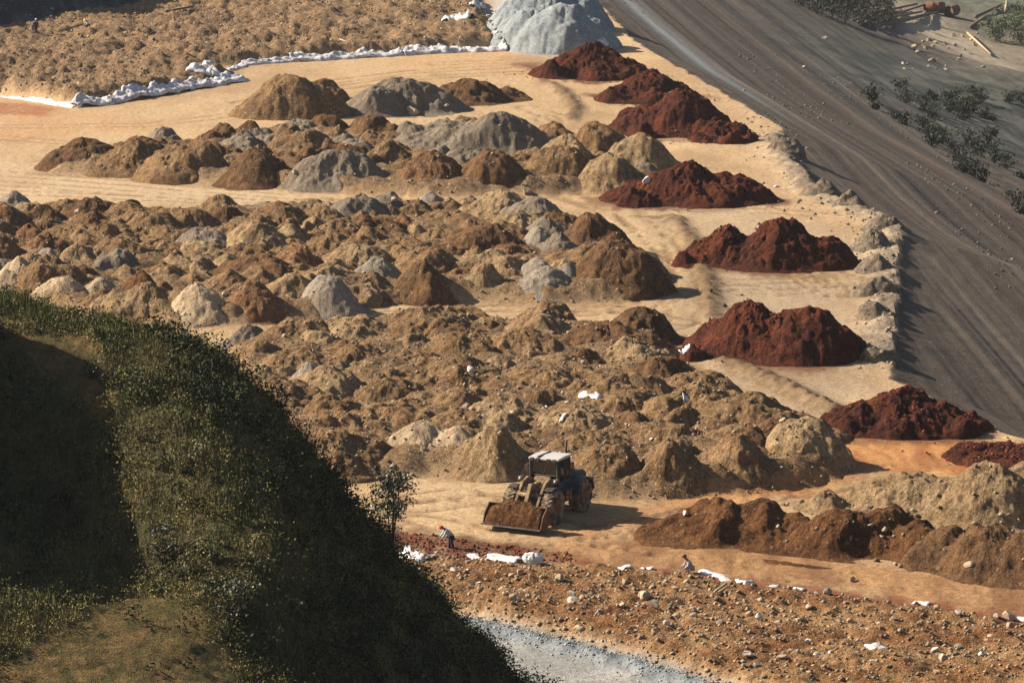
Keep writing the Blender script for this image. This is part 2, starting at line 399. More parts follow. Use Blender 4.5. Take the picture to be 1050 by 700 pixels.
fd = np.minimum(np.minimum(np.abs(sdf(gx, gy, C_)), np.abs(sdf(gx, gy, D_))), np.abs(sdf(gx, gy, E_))); col = blend(col, .6 * sst(1.9, .2, fd + .9 * fine + .6 * med), (.25, .155, .08))
for (x0, y0, x1, y1, n_) in ((772, 283, 800, 304, 9), (770, 380, 800, 397, 9), (700, 213, 720, 224, 10), (705, 392, 735, 408, 4), (880, 575, 960, 592, 3)):
    for i in range(n_):
        dt = seg_dist(gx, gy, poly([(x0 + 12 * i, y0), (x1 + 12 * i, y1)])); col = blend(col, .5 * np.exp(-(dt / .16) ** 2) * sst(-.5, .3, med + fine), (.22, .15, .09))
# tyre tracks pressed into the lanes
for pts, w in (([(-20, 176), (160, 190), (330, 205)], .3), ([(-20, 186), (150, 199), (320, 212)], .3), ([(280, 92), (420, 74), (560, 66)], .3), ([(250, 105), (420, 80), (580, 72)], .35),
               ([(580, 200), (640, 215), (690, 260), (700, 300), (640, 318)], .35), ([(560, 205), (620, 222), (670, 262), (680, 305), (600, 320)], .35),
               ([(430, 520), (500, 512), (600, 545), (700, 530), (830, 500)], .3), ([(430, 532), (520, 552), (640, 556), (760, 535)], .3),
               ([(640, 570), (800, 580), (1050, 618)], .35), ([(600, 562), (800, 588), (1050, 628)], .35), ([(700, 380), (780, 420), (820, 445)], .35),
               ([(760, 300), (880, 296)], .3), ([(750, 290), (870, 285)], .3), ([(540, 110), (600, 130), (660, 140)], .3), ([(-20, 130), (150, 128), (240, 118)], .25), ([(-20, 140), (120, 150), (40, 168)], .25), ([(-20, 196), (200, 206), (420, 207)], .25), ([(560, 120), (600, 160), (560, 200)], .25),
               ([(690, 230), (706, 280), (700, 330), (660, 345)], .25), ([(340, 340), (480, 316), (640, 316), (700, 330)], .3), ([(250, 345), (400, 322), (520, 314)], .25), ([(690, 372), (760, 410), (830, 440), (900, 470), (800, 505), (700, 516)], .25),
               ([(700, 365), (790, 405), (850, 440)], .25), ([(980, 470), (900, 486), (800, 512), (640, 540), (520, 560)], .3), ([(1040, 470), (930, 480), (830, 505)], .25), ([(640, 560), (820, 574), (1050, 608)], .25), ([(430, 510), (470, 505), (520, 525), (620, 552), (800, 590)], .25),
               ([(790, 262), (850, 300), (905, 300)], .2), ([(740, 292), (800, 300), (890, 302)], .25), ([(720, 215), (800, 216), (850, 222)], .25), ([(840, 285), (862, 302)], .2), ([(850, 283), (872, 300)], .2), ([(860, 282), (884, 300)], .2), ([(450, 66), (540, 62), (580, 74)], .25)):
    dt = seg_dist(gx, gy, poly(pts)) + .25 * perlin(gx * .3, gy * .3, 90)
    k = np.exp(-((dt - .95) / w) ** 2) * sst(-.6, .2, med + fine)
    col = blend(col, .75 * k, (.215, .132, .066)); gz -= .06 * k
sv = fbm(gx * .16, gy * .1, 3, 91)
col = blend(col, .8 * pm([(640, 548), (760, 556), (900, 580), (1080, 604), (1080, 640), (900, 615), (760, 592), (650, 588), (560, 575)], 1.5), lerp(sst(-.4, .4, fbm(gx * .5, gy * .12, 4, 107)), (.20, .095, .04), (.36, .20, .09)))
col = blend(col, .85 * pm([(590, 575), (700, 586), (850, 604), (1080, 634), (1080, 652), (900, 630), (720, 604), (592, 594)], .7, .8, .7), (.17, .055, .024))
col = blend(col, .75 * pm([(860, 455), (1000, 455), (1080, 470), (1080, 500), (900, 482), (820, 505), (720, 516), (800, 490)], 1.6, 1.2, .4), lerp(sst(-.4, .4, fbm(gx * .5, gy * .12, 4, 108)), (.32, .12, .04), (.50, .25, .09)))
col = blend(col, prt['a'], lerp(sst(-.5, .6, sv + .5 * fine), (.21, .128, .066), (.27, .165, .085)))
for key in 'cde': col = blend(col, prt[key], lerp(sst(-.5, .6, sv), (.225, .138, .067), (.18, .105, .05)))
col = blend(col, prt['f'], lerp(sst(-.4, .5, fbm(gx * .3, gy * .3, 4, 93)), (.205, .09, .031), (.30, .165, .068)))
for dw, w in prt['wale']: col = blend(col, .9 * np.exp(-((dw + .3 * med) / w / 1.15) ** 2), (.155, .098, .05))
col = blend(col, .8 * prt['berm'], lerp(sst(-.3, .3, fbm(gx * .6, gy * .4, 3, 94)), (.15, .125, .10), (.31, .245, .175)))
# road: pale gravel with a blue-grey gravel ridge
road = sst(-.3, .3, sdf(gx, gy, ROAD))
col = blend(col, road, lerp(sst(-.4, .5, fbm(gx * .25, gy * .25, 4, 95)), (.27, .265, .245), (.36, .345, .315)))
col = blend(col, np.exp(-(prt['rb'] / .95) ** 4), lerp(sst(-.4, .4, fine), (.15, .17, .18), (.25, .27, .275)))
# embankment colours: long bands left by the grading, parallel to the edge
cd = prt['cd']; sq = slope_q(gx, gy)
band = fbm(sq * .18 + 9 + .15 * fbm(gx * .03, gy * .02, 2, 96), gy * .0025, 4, 97); b2 = fbm(sq * 1.7, gy * .004, 4, 98)
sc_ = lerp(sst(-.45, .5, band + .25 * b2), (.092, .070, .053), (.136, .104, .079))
sc_ = blend(sc_, .6 * np.exp(-((sq - 12 - .015 * (gy - 300)) / 1.3) ** 2), (.055, .045, .04))
sc_ = blend(sc_, .6 * np.exp(-((sq - 6) / 1.6) ** 2) * sst(345, 420, gy), (.33, .36, .37))
sc_ = blend(sc_, .55 * np.exp(-((sq - 22) / 2.5) ** 2), (.13, .085, .062))
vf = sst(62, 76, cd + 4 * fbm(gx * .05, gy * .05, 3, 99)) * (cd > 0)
vcol = lerp(sst(-.4, .5, fbm(gx * .05, gy * .03, 4, 100)), (.16, .13, .095), (.27, .215, .15))  # paler valley soil against the darker slope stands in for the shadow edge
cx_, cy_ = P(968, 62, -28); sc_ = blend(sc_, .9 * np.exp(-((((gx - cx_) + .12 * (gy - cy_)) / 11) ** 2 + ((gy - cy_) / 75) ** 2) ** 1.5), (.55, .44, .31))  # sunlit patch on the valley floor, painted as paler dirt
kx, ky = P(1010, 140, -22)
kn = np.exp(-(((gx - kx) / 24) ** 2 + ((gy - ky) / 60) ** 2))
sc_ = blend(sc_, vf, vcol); sc_ = blend(sc_, np.clip(kn * 1.5, 0, 1), lerp(sst(-.4, .4, fbm(gx * .15, gy * .1, 4, 101)), (.055, .06, .048), (.115, .11, .09)))  # scrubby knoll, its shade put into the dark green-grey colour
sc_ = blend(sc_, sst(600, 700, gy) * (cd > 40) * .8, (.10, .11, .08))
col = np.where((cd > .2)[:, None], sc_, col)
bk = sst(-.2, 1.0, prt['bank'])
col = blend(col, bk, lerp(sst(.1, .5, fbm(gx * .5, gy * .5, 4, 102)), (.03, .03, .034), (.075, .075, .08)))  # shade on the far hillside painted in as near-black rubble colour
V = np.stack([gx, gy, gz], 1)
faces = grid_faces(nr, nc)
fc = faces[:, 0]
reg = np.zeros(len(faces), int)
mfield = (prt['a'] + prt['c'] + prt['d'] + prt['e'] + prt['f'])[faces].mean(1) > .5
reg[mfield] = 1
reg[(cd[faces].mean(1) > 0)] = 2
reg[(vf[faces].mean(1) > .5) & (reg == 2)] = 3
reg[(road[faces].mean(1) > .5) | (prt['rb'][faces].mean(1) < .9)] = 4
reg[prt['bank'][faces].mean(1) > .6] = 5
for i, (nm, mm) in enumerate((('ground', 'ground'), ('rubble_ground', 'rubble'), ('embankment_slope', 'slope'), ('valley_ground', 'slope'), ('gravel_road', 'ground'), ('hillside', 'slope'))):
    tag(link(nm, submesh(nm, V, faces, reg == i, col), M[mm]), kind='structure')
print('ground', nr, nc)

# ------------------------------------------------------------------ heaps
HEAPS = []
def heap_z(h, x, y):
    zs = None; sd = h['seed']; rf = h['rough']
    q = min(1.0, rf)
    wx = x + q * (.60 * perlin(x * .3, y * .3, sd) + .12 * perlin(x * .95, y * .95, sd + 1)); wy = y + q * (.60 * perlin(x * .3 + 50, y * .3, sd + 3) + .12 * perlin(x * .95 + 9, y * .95, sd + 4))
    for (cx, cy, rx, ry, hh) in h['peaks']:
        d = np.hypot((wx - cx) / rx, (wy - cy) / ry); c = h['round']
        z = hh * (1 - (np.sqrt(d * d + c * c) - c) / (math.sqrt(1 + c * c) - c))
        z = np.maximum(z, -1.5)
        zs = z if zs is None else np.where(np.abs(z - zs) < .5, np.maximum(z, zs) + (.5 - np.abs(z - zs)) ** 2 / 2, np.maximum(z, zs))
    k = rf * np.clip((zs + .25) / .9, 0, 1)
    zs = .22 * np.logaddexp(0, zs / .22) - .03
    zs = zs + k * (.20 * fbm(x * .7, y * .7, 2, sd + 7) - .10 * np.abs(perlin(x * 1.3, y * 1.3, sd + 11)) + .03 + .10 * (lumps(x, y, .55, sd + 8, .3) - .4) + .06 * fbm(x * 2.6, y * 2.6, 4, 9) + h.get('grit', 0) * (.16 * (lumps(x, y, .9, sd + 21, .25) - .45) + .09 * fbm(x * 3, y * 3, 3, 10)))
    a, b, c, d = h['bb']; e = np.hypot((x - (a + b) / 2) / ((b - a) / 2), (y - (c + d) / 2) / ((d - c) / 2))
    return zs - 1.2 * np.clip((e - .80) / .20, 0, 2) ** 1.5
def add_heap(name, peaks, mat, label, group=None, rough=1.0, rnd=.22, seed=None, cat='heap', grit=0):
    rnd = min(rnd, .8)
    pc = np.array(peaks); gb = ground_z(pc[:, 0], pc[:, 1]); peaks = [(a, b, c, d, e + .55 * max(float(g_), 0) * (1 if group else .5)) for (a, b, c, d, e), g_ in zip(peaks, gb)]
    h = dict(peaks=peaks, rough=rough, round=rnd, seed=seed or random.randint(1, 9999), bb=None, grit=grit)
    p = np.array(peaks)
    x0, x1 = (p[:, 0] - p[:, 2] * 1.25).min(), (p[:, 0] + p[:, 2] * 1.25).max(); y0, y1 = (p[:, 1] - p[:, 3] * 1.25).min(), (p[:, 1] + p[:, 3] * 1.25).max()
    cx, cy = (x0 + x1) / 2, (y0 + y1) / 2; ax, ay = (x1 - x0) / 2, (y1 - y0) / 2
    h['bb'] = (x0, x1, y0, y1); s = F / cy
    n_t = int(np.clip(2 * math.pi * ax * s / 1.9, 70, 320)); n_r = int(np.clip(max(ax, ay) * s / 1.7, 26, 100))
    u = np.linspace(0, 1, n_r)[1:]; t = np.linspace(0, 2 * np.pi, n_t, endpoint=False)
    X = np.concatenate([[cx], (cx + ax * u[:, None] * np.cos(t)).ravel()]); Y = np.concatenate([[cy], (cy + ay * u[:, None] * np.sin(t)).ravel()])
    Z = np.maximum(heap_z(h, X, Y), -.6)
    base = 0.0
    h.update(base=base)
    Z = Z + base
    f = grid_faces(n_r - 1, n_t, True) + 1
    fan = np.stack([np.zeros(n_t, int), 1 + np.arange(n_t), 1 + (np.arange(n_t) + 1) % n_t], 1)
    Vv = np.stack([X - cx, Y - cy, Z], 1)
    o = link(name, np_mesh(name, Vv, [f, fan]), M[mat]); o.location = (cx, cy, 0)
    tag(o, label, cat, group); h['obj'] = o; h['mat'] = mat
    HEAPS.append(h); return o
def surf(x, y):
    x = np.atleast_1d(np.asarray(x, float)); y = np.atleast_1d(np.asarray(y, float))
    z = ground_z(x, y)
    for h in HEAPS:
        a, b, c, d = h['bb']; m = (x > a) & (x < b) & (y > c) & (y < d)
        if m.any(): z[m] = np.maximum(z[m], heap_z(h, x[m], y[m]) + h['base'])
    return z
def pk(px, yb, w, yt, rat=1.0):
    """one peak from its place in the photo: centre column, front foot row, width, top row"""
    s = scale_at(yb); rx = w / s / 2; ry = min(rx * rat, 3.6 if rat == 1 else 99)
    bx, by = P(px, yb); cy = by + ry; cx = bx * cy / by
    a, b, c = ray(px, yt); hh = H + c * (cy / b)
    return (cx, cy, rx, ry, float(np.clip(hh, .35, .8 * max(rx, ry))))

# --- the dark red dirt piles down the edge of the plateau
REDS = [
 ([(608, 82, 110, 42), (585, 80, 80, 57), (640, 82, 62, 56)], 'low dark red dirt pile at the foot of the blue grey gravel mound'),
 ([(668, 106, 92, 69), (640, 107, 60, 85)], 'dark red dirt pile behind the tallest red pile on the plateau edge'),
 ([(700, 141, 100, 89), (668, 139, 84, 104), (650, 128, 60, 108)], 'tall dark red dirt pile with a small red heap touching its side'),
 ([(742, 147, 66, 121)], 'smallest red dirt heap, beside the tall red pile at the crest'),
 ([(702, 212, 120, 166), (745, 212, 100, 176), (655, 209, 84, 186)], 'wide dark red dirt pile with a white stone at its flank'),
 ([(742, 275, 80, 226), (800, 280, 124, 223), (845, 278, 76, 238)], 'dark red dirt pile with twin tops, next above the biggest one'),
 ([(770, 372, 116, 306), (822, 377, 134, 313), (750, 362, 90, 325), (862, 364, 64, 334)], 'biggest dark red dirt pile, with a white scrap at its foot'),
 ([(925, 451, 140, 397), (880, 449, 86, 412), (970, 449, 90, 415)], 'dark red dirt pile with bucket marks on its face above orange ground'),
 ([(1035, 478, 90, 457), (1000, 474, 70, 461), (1075, 482, 90, 459)], 'low spread of dark red dirt on the orange lane above the tan rubble heaps'),
]
for i, (ps, lab) in enumerate(REDS):
    add_heap('red_dirt_pile', [pk(q[0], q[1], q[2] * 1.12, q[3] + 3) for q in ps] + [pk(ps[0][0] + sg * ps[0][2] * random.uniform(.3, .6), ps[0][1] + random.uniform(0, 3), ps[0][2] * .42, ps[0][1] - (ps[0][1] - ps[0][3]) * random.uniform(.35, .55)) for sg in (-1, .2, .9)], 'red', lab, 'dark red dirt piles along the plateau edge', 1.45, .34, grit=.9)

# --- blue grey gravel mound at the top
add_heap('gravel_mound', [pk(545, 53, 100, -4, .9), pk(577, 57, 120, 4, .8), pk(604, 52, 80, 14, .7), pk(556, 40, 130, -22, .9), pk(584, 36, 110, -16, .9), pk(530, 44, 70, 6, .9)], 'blue', 'large blue grey gravel mound at the end of the plateau', None, 1.3, .5)
# --- single heaps that stand out
SPEC = [
 # back row
 ([(300, 123, 118, 80), (330, 116, 70, 83), (262, 123, 60, 108)], 'brown', 'brown soil heap with a long pointed toe in the back row', 'soil_heap'),
 ([(415, 117, 130, 82), (385, 120, 70, 92)], 'grey', 'broad grey rubble heap beside a tan boulder in the back row', 'gravel_heap'),
 ([(478, 108, 90, 84), (520, 104, 56, 93)], 'dark', 'low dark brown soil heap tapering to a thin tail', 'soil_heap'),
 # next row
 ([(85, 177, 88, 147), (104, 172, 40, 151)], 'dark', 'dark brown soil heap alone at the end of its row', 'soil_heap'),
 ([(142, 182, 118, 152)], 'brown', 'brown soil heap next to the lone dark one', 'soil_heap'),
 ([(167, 150, 40, 134)], 'grey', 'small grey heap on top of the row behind the lone dark heap', 'gravel_heap'),
 ([(256, 152, 48, 129)], 'umber', 'darkest small soil heap at the back of the second row', 'soil_heap'),
 ([(232, 148, 50, 134)], 'dark', 'dark soil heap beside the darkest small one', 'soil_heap'),
 ([(292, 152, 46, 131)], 'brown', 'brown heap right behind the darkest small one', 'soil_heap'),
 ([(185, 188, 96, 156)], 'brown', 'brown soil heap with a tan stone at its foot at the lane', 'soil_heap'),
 ([(262, 194, 84, 160)], 'dark', 'dark soil heap jutting out to the lane in the second row', 'soil_heap'),
 ([(205, 186, 70, 148)], 'brown', 'pale capped brown heap in the middle of the second row', 'soil_heap'),
 ([(345, 197, 120, 160)], 'grey', 'grey brown gravel heap at the lane in the second row', 'gravel_heap'),
 ([(512, 170, 140, 121), (470, 168, 110, 132), (430, 165, 90, 140)], 'grey', 'widest grey rubble heap in the second row', 'gravel_heap'),
 ([(580, 178, 70, 132)], 'tan', 'tan soil heap between the wide grey heap and the end of the row', 'soil_heap'),
 ([(612, 172, 84, 128)], 'brown', 'brown soil heap below the tall red pile', 'soil_heap'),
 ([(654, 186, 92, 140)], 'tan', 'pointed tan grey heap next to the wide red pile', 'soil_heap'),
 ([(625, 199, 74, 164)], 'tan', 'tan heap with a white stone at the end of the second row', 'soil_heap'),
 ([(505, 200, 96, 162)], 'dark', 'dark rounded heap at the lane below the wide grey heap', 'soil_heap'),
 ([(575, 196, 90, 156)], 'brown', 'brown heap with a brown boulder at its foot', 'soil_heap'),
 ([(445, 199, 90, 164)], 'rust', 'reddish brown heap at the lane in the second row', 'soil_heap'),
 # middle field, front edge
 ([(14, 222, 44, 196)], 'cool', 'small pointed pale heap at the back corner of the middle field', 'gravel_heap'),
 ([(26, 305, 66, 263), (5, 310, 50, 275)], 'pale', 'tall pale sand heap at the corner above the grassy hill', 'gravel_heap'),
 ([(50, 283, 44, 258)], 'cool', 'small pale grey heap behind the tall pale sand heap', 'gravel_heap'),
 ([(62, 318, 62, 289)], 'pale', 'rounded pale sand heap just above the grass', 'gravel_heap'),
 ([(103, 316, 52, 289)], 'pale', 'pale sand heap touching the rounded one above the grass', 'gravel_heap'),
 ([(36, 298, 50, 273)], 'rust', 'rusty soil heap between the pale sand heaps', 'soil_heap'),
 ([(142, 318, 66, 288)], 'umber', 'dark reddish heap beside the pale sand heaps', 'soil_heap'),
 ([(172, 322, 54, 293)], 'rust', 'orange brown heap behind the pale domed heap', 'soil_heap'),
 ([(204, 335, 72, 299)], 'pale', 'domed pale sand heap at the end of the dirt lane', 'gravel_heap'),
 ([(265, 333, 76, 293)], 'rust', 'rusty red brown heap between two pale heaps', 'soil_heap'),
 ([(336, 327, 72, 289)], 'cool', 'pale grey heap at the lane beside the rusty one', 'gravel_heap'),
 ([(390, 304, 66, 271)], 'cool', 'light grey gravel heap beside a dark brown one at the lane', 'gravel_heap'),
 ([(437, 313, 76, 277)], 'dark', 'dark brown heap at the lane between grey and tan heaps', 'soil_heap'),
 ([(498, 307, 62, 268)], 'tan', 'smooth tan heap at the lane', 'soil_heap'),
 ([(528, 290, 50, 255)], 'tan', 'smooth tan heap behind the light grey twin heap', 'soil_heap'),
 ([(560, 310, 80, 281), (553, 302, 60, 269), (585, 302, 50, 277)], 'cool', 'light grey twin gravel heap at the lane', 'gravel_heap'),
 ([(555, 268, 56, 238)], 'cool', 'pale grey topped heap at the back of the middle field', 'gravel_heap'),
 ([(632, 307, 108, 255), (668, 304, 50, 283)], 'dark', 'big dark brown heap at the corner of the lanes', 'soil_heap'),
 ([(607, 268, 90, 221)], 'dark', 'dark grey brown heap at the side lane, behind the big corner heap', 'soil_heap'),
 ([(632, 272, 60, 236)], 'umber', 'umber heap beside the side lane', 'soil_heap'),
 ([(440, 224, 50, 196)], 'cool', 'pale rounded heap at the back edge of the middle field', 'gravel_heap'),
 ([(395, 222, 46, 195)], 'grey', 'grey heap at the back edge of the middle field', 'gravel_heap'),
 ([(478, 226, 50, 201)], 'tan', 'tan heap at the back edge of the middle field, next to pale one', 'soil_heap'),
 # front field
 ([(355, 398, 46, 367)], 'grey', 'grey heap with a pale flank amid the front field', 'gravel_heap'),
 ([(318, 414, 66, 376)], 'cool', 'pale grey heap at the edge of the grassy hill', 'gravel_heap'),
 ([(255, 358, 56, 338)], 'grey', 'grey heap at the lane nearest the grassy hill', 'gravel_heap'),
 ([(432, 486, 110, 440), (470, 484, 70, 444)], 'pale', 'pale cut bank of sand behind the small tree', 'gravel_heap'),
 ([(505, 494, 96, 444)], 'tan', 'yellowish sand heap directly behind the wheel loader bucket', 'soil_heap'),
 ([(620, 508, 96, 462)], 'brown', 'rounded soil heap right behind the wheel loader', 'soil_heap'),
 ([(690, 510, 96, 460)], 'brown', 'large rounded heap at the loader lane, second from the loader', 'soil_heap'),
 ([(752, 503, 100, 455)], 'brown', 'broad rounded heap at the orange lane', 'soil_heap'),
 ([(822, 488, 100, 432)], 'tan', 'pointed tan heap at the end of the front field by a round boulder', 'soil_heap'),
 ([(462, 348, 130, 317), (440, 348, 60, 322)], 'brown', 'long topped heap at the back edge of the front field', 'soil_heap'),
 ([(560, 352, 90, 316)], 'brown', 'high brown heap at the back edge of the front field, below twin gravel heap', 'soil_heap'),
 ([(655, 356, 84, 322)], 'dark', 'dark heap at the narrow back corner of the front field', 'soil_heap'),
 # right hand dirt ridge
 ([(738, 560, 90, 510), (778, 562, 90, 514), (700, 556, 70, 535), (712, 558, 60, 528), (815, 564, 80, 529), (672, 553, 60, 540)], 'umber', 'dark brown dirt ridge beside the loader lane', 'soil_heap'),
 ([(864, 574, 100, 521), (906, 574, 100, 525), (835, 570, 70, 535), (945, 578, 80, 538), (800, 566, 100, 534), (975, 584, 90, 543)], 'umber', 'dark brown dirt ridge with a gouged face, middle of three', 'soil_heap'),
 ([(1012, 598, 110, 531), (968, 586, 90, 538), (1060, 604, 110, 537), (1030, 600, 60, 545)], 'dark', 'tall brown dirt ridge with a round boulder on its face', 'soil_heap'),
 ([(846, 528, 60, 505)], 'tan', 'small tan heap peeking over the dark dirt ridges', 'soil_heap'),
 ([(940, 535, 130, 487), (900, 530, 90, 499), (980, 538, 100, 492)], 'tan', 'grey brown rubble heap below the orange lane', 'gravel_heap'),
 ([(1012, 545, 150, 478), (1060, 540, 120, 480)], 'tan', 'tall grey brown rubble heap below the red stained lane', 'gravel_heap'),
 # berms and small things along the edge
 ([(806, 158, 34, 140)], 'edge', 'small grey spoil heap at the crest beside the smallest red heap', 'soil_heap'),
 ([(842, 202, 40, 188)], 'edge', 'small grey spoil heap at the crest behind the twin topped red pile', 'soil_heap'),
 ([(872, 216, 36, 203)], 'edge', 'grey spoil heap at the crest, next to the outward corner', 'soil_heap'),
 ([(905, 238, 44, 222)], 'edge', 'grey spoil heap on the outward corner of the crest', 'soil_heap'),
 ([(896, 258, 46, 240)], 'edge', 'grey spoil heap just below the outward corner of the crest', 'soil_heap'),
 ([(900, 282, 44, 262)], 'edge', 'grey spoil heap at the crest, level with the lane under the twin topped red pile', 'soil_heap'),
 ([(898, 306, 46, 284)], 'edge', 'grey spoil heap at the crest above the tip of the biggest red pile', 'soil_heap'),
 ([(902, 330, 38, 312)], 'edge', 'grey spoil heap touching the tip of the biggest red pile', 'soil_heap'),
 ([(900, 372, 36, 356)], 'edge', 'grey spoil heap at the crest between the two nearest red piles', 'soil_heap'),
]
for ps, mat, lab, nm in SPEC:
    if mat is None: continue
    wk = 1.22 if mat in ('pale', 'cool') else 1.1
    add_heap(nm, [pk(q[0], q[1] + 1, q[2] * wk, q[3] - 3) for q in ps], mat, lab, None, .85 if mat in ('pale', 'cool') else 1.25, .25 if mat in ('pale', 'cool') else .6)
n_spec = len(HEAPS)
# --- the crowded fields: every dumped load is a heap of its own
FIELDS = [(C_, 46, ('brown', 'brown', 'dark', 'grey'), 'soil heap in the crowded second row below the back lane', 'soil heaps of the second row', 2.3, 1.45),
          (D_, 125, ('brown', 'brown', 'tan', 'tan', 'dark', 'brown', 'brown', 'rust', 'brown', 'brown', 'grey'), 'rounded soil heap in the crowded middle field above the grassy hill', 'soil heaps of the middle field', 2.5, 1.6),
          (E_, 105, ('brown', 'brown', 'brown', 'tan', 'brown', 'dark'), 'rounded brown soil heap in the crowded front field behind the wheel loader', 'soil heaps of the front field', 2.9, 1.4)]
cents = [(p[0], p[1], p[2]) for h in HEAPS for p in h['peaks']]
for pg, n, mats, lab, grp, r0, h0 in FIELDS:
    lo, hi = pg.min(0), pg.max(0); k = 0; got = []
    for tr in range(9000):
        if k >= n: break
        x, y = rng.uniform(lo[0], hi[0]), rng.uniform(lo[1], hi[1])
        if sdf(np.array([x]), np.array([y]), pg)[0] < 1.7: continue
        if any((x - a) ** 2 + (y - b) ** 2 < max(2.3, r * 1.1) ** 2 for a, b, r in cents): continue
        if any((x - a) ** 2 + ((y - b) * .75) ** 2 < (2.9 if pg is E_ else 2.5) ** 2 for a, b in got): continue
        got.append((x, y)); k += 1
        f_ = rng.uniform(.62, 1.55); r = r0 * f_; hh = h0 * (.35 + .65 * f_) * rng.uniform(.6, 1.05)
        pe = [(x, y, r * rng.uniform(.95, 1.3), r * rng.uniform(.9, 1.2), hh)]
        for _ in range(rng.integers(0, 3)):
            a = rng.uniform(0, 6.28); l = r * rng.uniform(.5, .9); pe.append((x + l * math.cos(a), y + l * math.sin(a), r * rng.uniform(.6, .9), r * rng.uniform(.6, .9), hh * rng.uniform(.5, .95)))
        add_heap('soil_heap', pe, mats[rng.integers(len(mats))], lab, grp, 1.2, rng.uniform(.25, .5))
    print(grp, k)
# ------------------------------------------------------------------ the grassy hill in front
HP = [(-80, 285, 152), (0, 300, 150), (100, 328, 148), (200, 350, 146), (265, 398, 147), (310, 455, 149), (350, 508, 152), (395, 550, 155), (450, 600, 159), (500, 648, 163), (560, 703, 168), (640, 770, 175),
      (218, 375, 144), (270, 440, 142), (300, 510, 139.5), (330, 560, 138.5), (350, 600, 138.5), (385, 650, 140), (440, 706, 146), (480, 664, 158), (525, 700, 163), (590, 735, 168), (660, 770, 172), (520, 760, 157), (600, 800, 162), (0, 420, 141), (110, 420, 141), (190, 430, 140), (60, 480, 139.5), (222, 470, 137.5), (235, 510, 135.8), (278, 560, 134.3), (305, 600, 133.8), (335, 650, 134.2), (150, 600, 135), (60, 560, 138),
      (300, 702, 131.5), (0, 550, 136), (140, 550, 136.6), (0, 640, 129.5), (150, 650, 130.5), (250, 650, 131.5), (0, 705, 125), (150, 705, 126), (-100, 420, 141), (-100, 600, 130), (0, 820, 118), (300, 820, 121), (520, 800, 140)]
hp = [PD(*q) for q in HP]
for (px, py, zc) in HP[:12]:
    x, y, z = PD(px, py, zc)
    for dd, dz in ((5, 4.0), (12, 11.0), (24, 20)): hp.append((x + dd * .25, y + dd, max(z - dz, -4)))
hp += [(-10, 100, 16.5), (-10, 60, 27), (-5, 20, 38), (0, 0, 43), (-40, 0, 44), (25, 20, 33), (20, 60, 17), (15, 100, 4), (25, 130, -4), (30, 170, -5), (-45, 60, 30), (-45, 110, 20), (-60, 150, 18), (-70, 185, -2), (-50, 200, -5), (-25, 195, -4), (0, -60, 44), (60, 0, 30), (60, 100, -5), (-90, 100, 20)]
hp = np.array(hp, float)
def _rbf():
    n = len(hp); A = np.linalg.norm(hp[:, None, :2] - hp[None, :, :2], axis=2) - np.eye(n) * .3
    Q = np.concatenate([np.ones((n, 1)), hp[:, :2]], 1)
    K = np.block([[A, Q], [Q.T, np.zeros((3, 3))]])
    return np.linalg.solve(K, np.concatenate([hp[:, 2], np.zeros(3)]))
RW = _rbf()
def hill_z(x, y):
    x = np.atleast_1d(np.asarray(x, float)); y = np.atleast_1d(np.asarray(y, float)); z = RW[-3] + RW[-2] * x + RW[-1] * y
    for (a, b, _), w in zip(hp, RW): z = z + w * np.hypot(x - a, y - b)
    kn = sst(0, 1.6, -17.6 - x + .4 * perlin(x * .4, y * .4, 201)) * sst(128.5, 131, y) * sst(143.5, 141, y)  # unseen knoll left of the view, added to cast a shadow on the hill
    return z + 2.9 * kn + .10 * fbm(x * .5, y * .5, 4, 200) + .05 * fbm(x * 2.5, y * 2.5, 3, 202)
def proj(x, y, z):
    d = y * CT - (z - H) * ST; up = y * ST + (z - H) * CT
    return 525 + F * x / d, 350 - F * up / d
def on_hill(px, py):
    t = np.linspace(100, 190, 1800)
    while True:
        x, y, z = PD(px, py, t); g = hill_z(x, y); m = (z <= g) & (z > .3)
        if m.any(): break
        py += 2
    i = np.argmax(m); return float(x[i]), float(y[i]), float(g[i])
hx = axis(-22, 12, .14, -140, 90, 1.3); hy = axis(112, 186, .14, -70, 215, 1.3)
hX, hY = np.meshgrid(hx, hy); hxf, hyf = hX.ravel(), hY.ravel()
hz = hill_z(hxf, hyf)
hz = np.where(hz < -1.2, -1.2 - (hz + 1.2) * 0 - 1.0, hz)
HD1 = [(-30, 330), (90, 345), (118, 400), (108, 430), (80, 415), (30, 375), (-30, 360)]
HD2 = [(-30, 700), (40, 655), (140, 610), (205, 622), (222, 665), (255, 730), (-30, 730)]
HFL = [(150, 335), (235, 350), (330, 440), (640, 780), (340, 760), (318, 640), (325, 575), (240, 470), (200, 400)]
def psdf(px, py, pts): return sdf(px, py, np.array(pts, float))
ppx, ppy = proj(hxf, hyf, hz)
dirt = np.maximum(sst(-14, 10, psdf(ppx, ppy, HD1) + 12 * fbm(hxf * .7, hyf * .4, 3, 203)), sst(-12, 10, psdf(ppx, ppy, HD2) + 12 * fbm(hxf * .7, hyf * .4, 3, 204)))
hn = fbm(hxf * .6, hyf * .4, 4, 205)
hc = lerp(sst(-.4, .4, hn), (.06, .055, .022), (.10, .08, .035))
hc = blend(hc, dirt, lerp(sst(-.4, .5, fbm(hxf * 1.4, hyf * .8, 4, 206)), (.095, .075, .026), (.165, .105, .042)))
hme = np_mesh('hill', np.stack([hxf, hyf, hz], 1), grid_faces(len(hy), len(hx)))
set_col(hme, hc); tag(link('hill', hme, M['hill']), kind='structure')

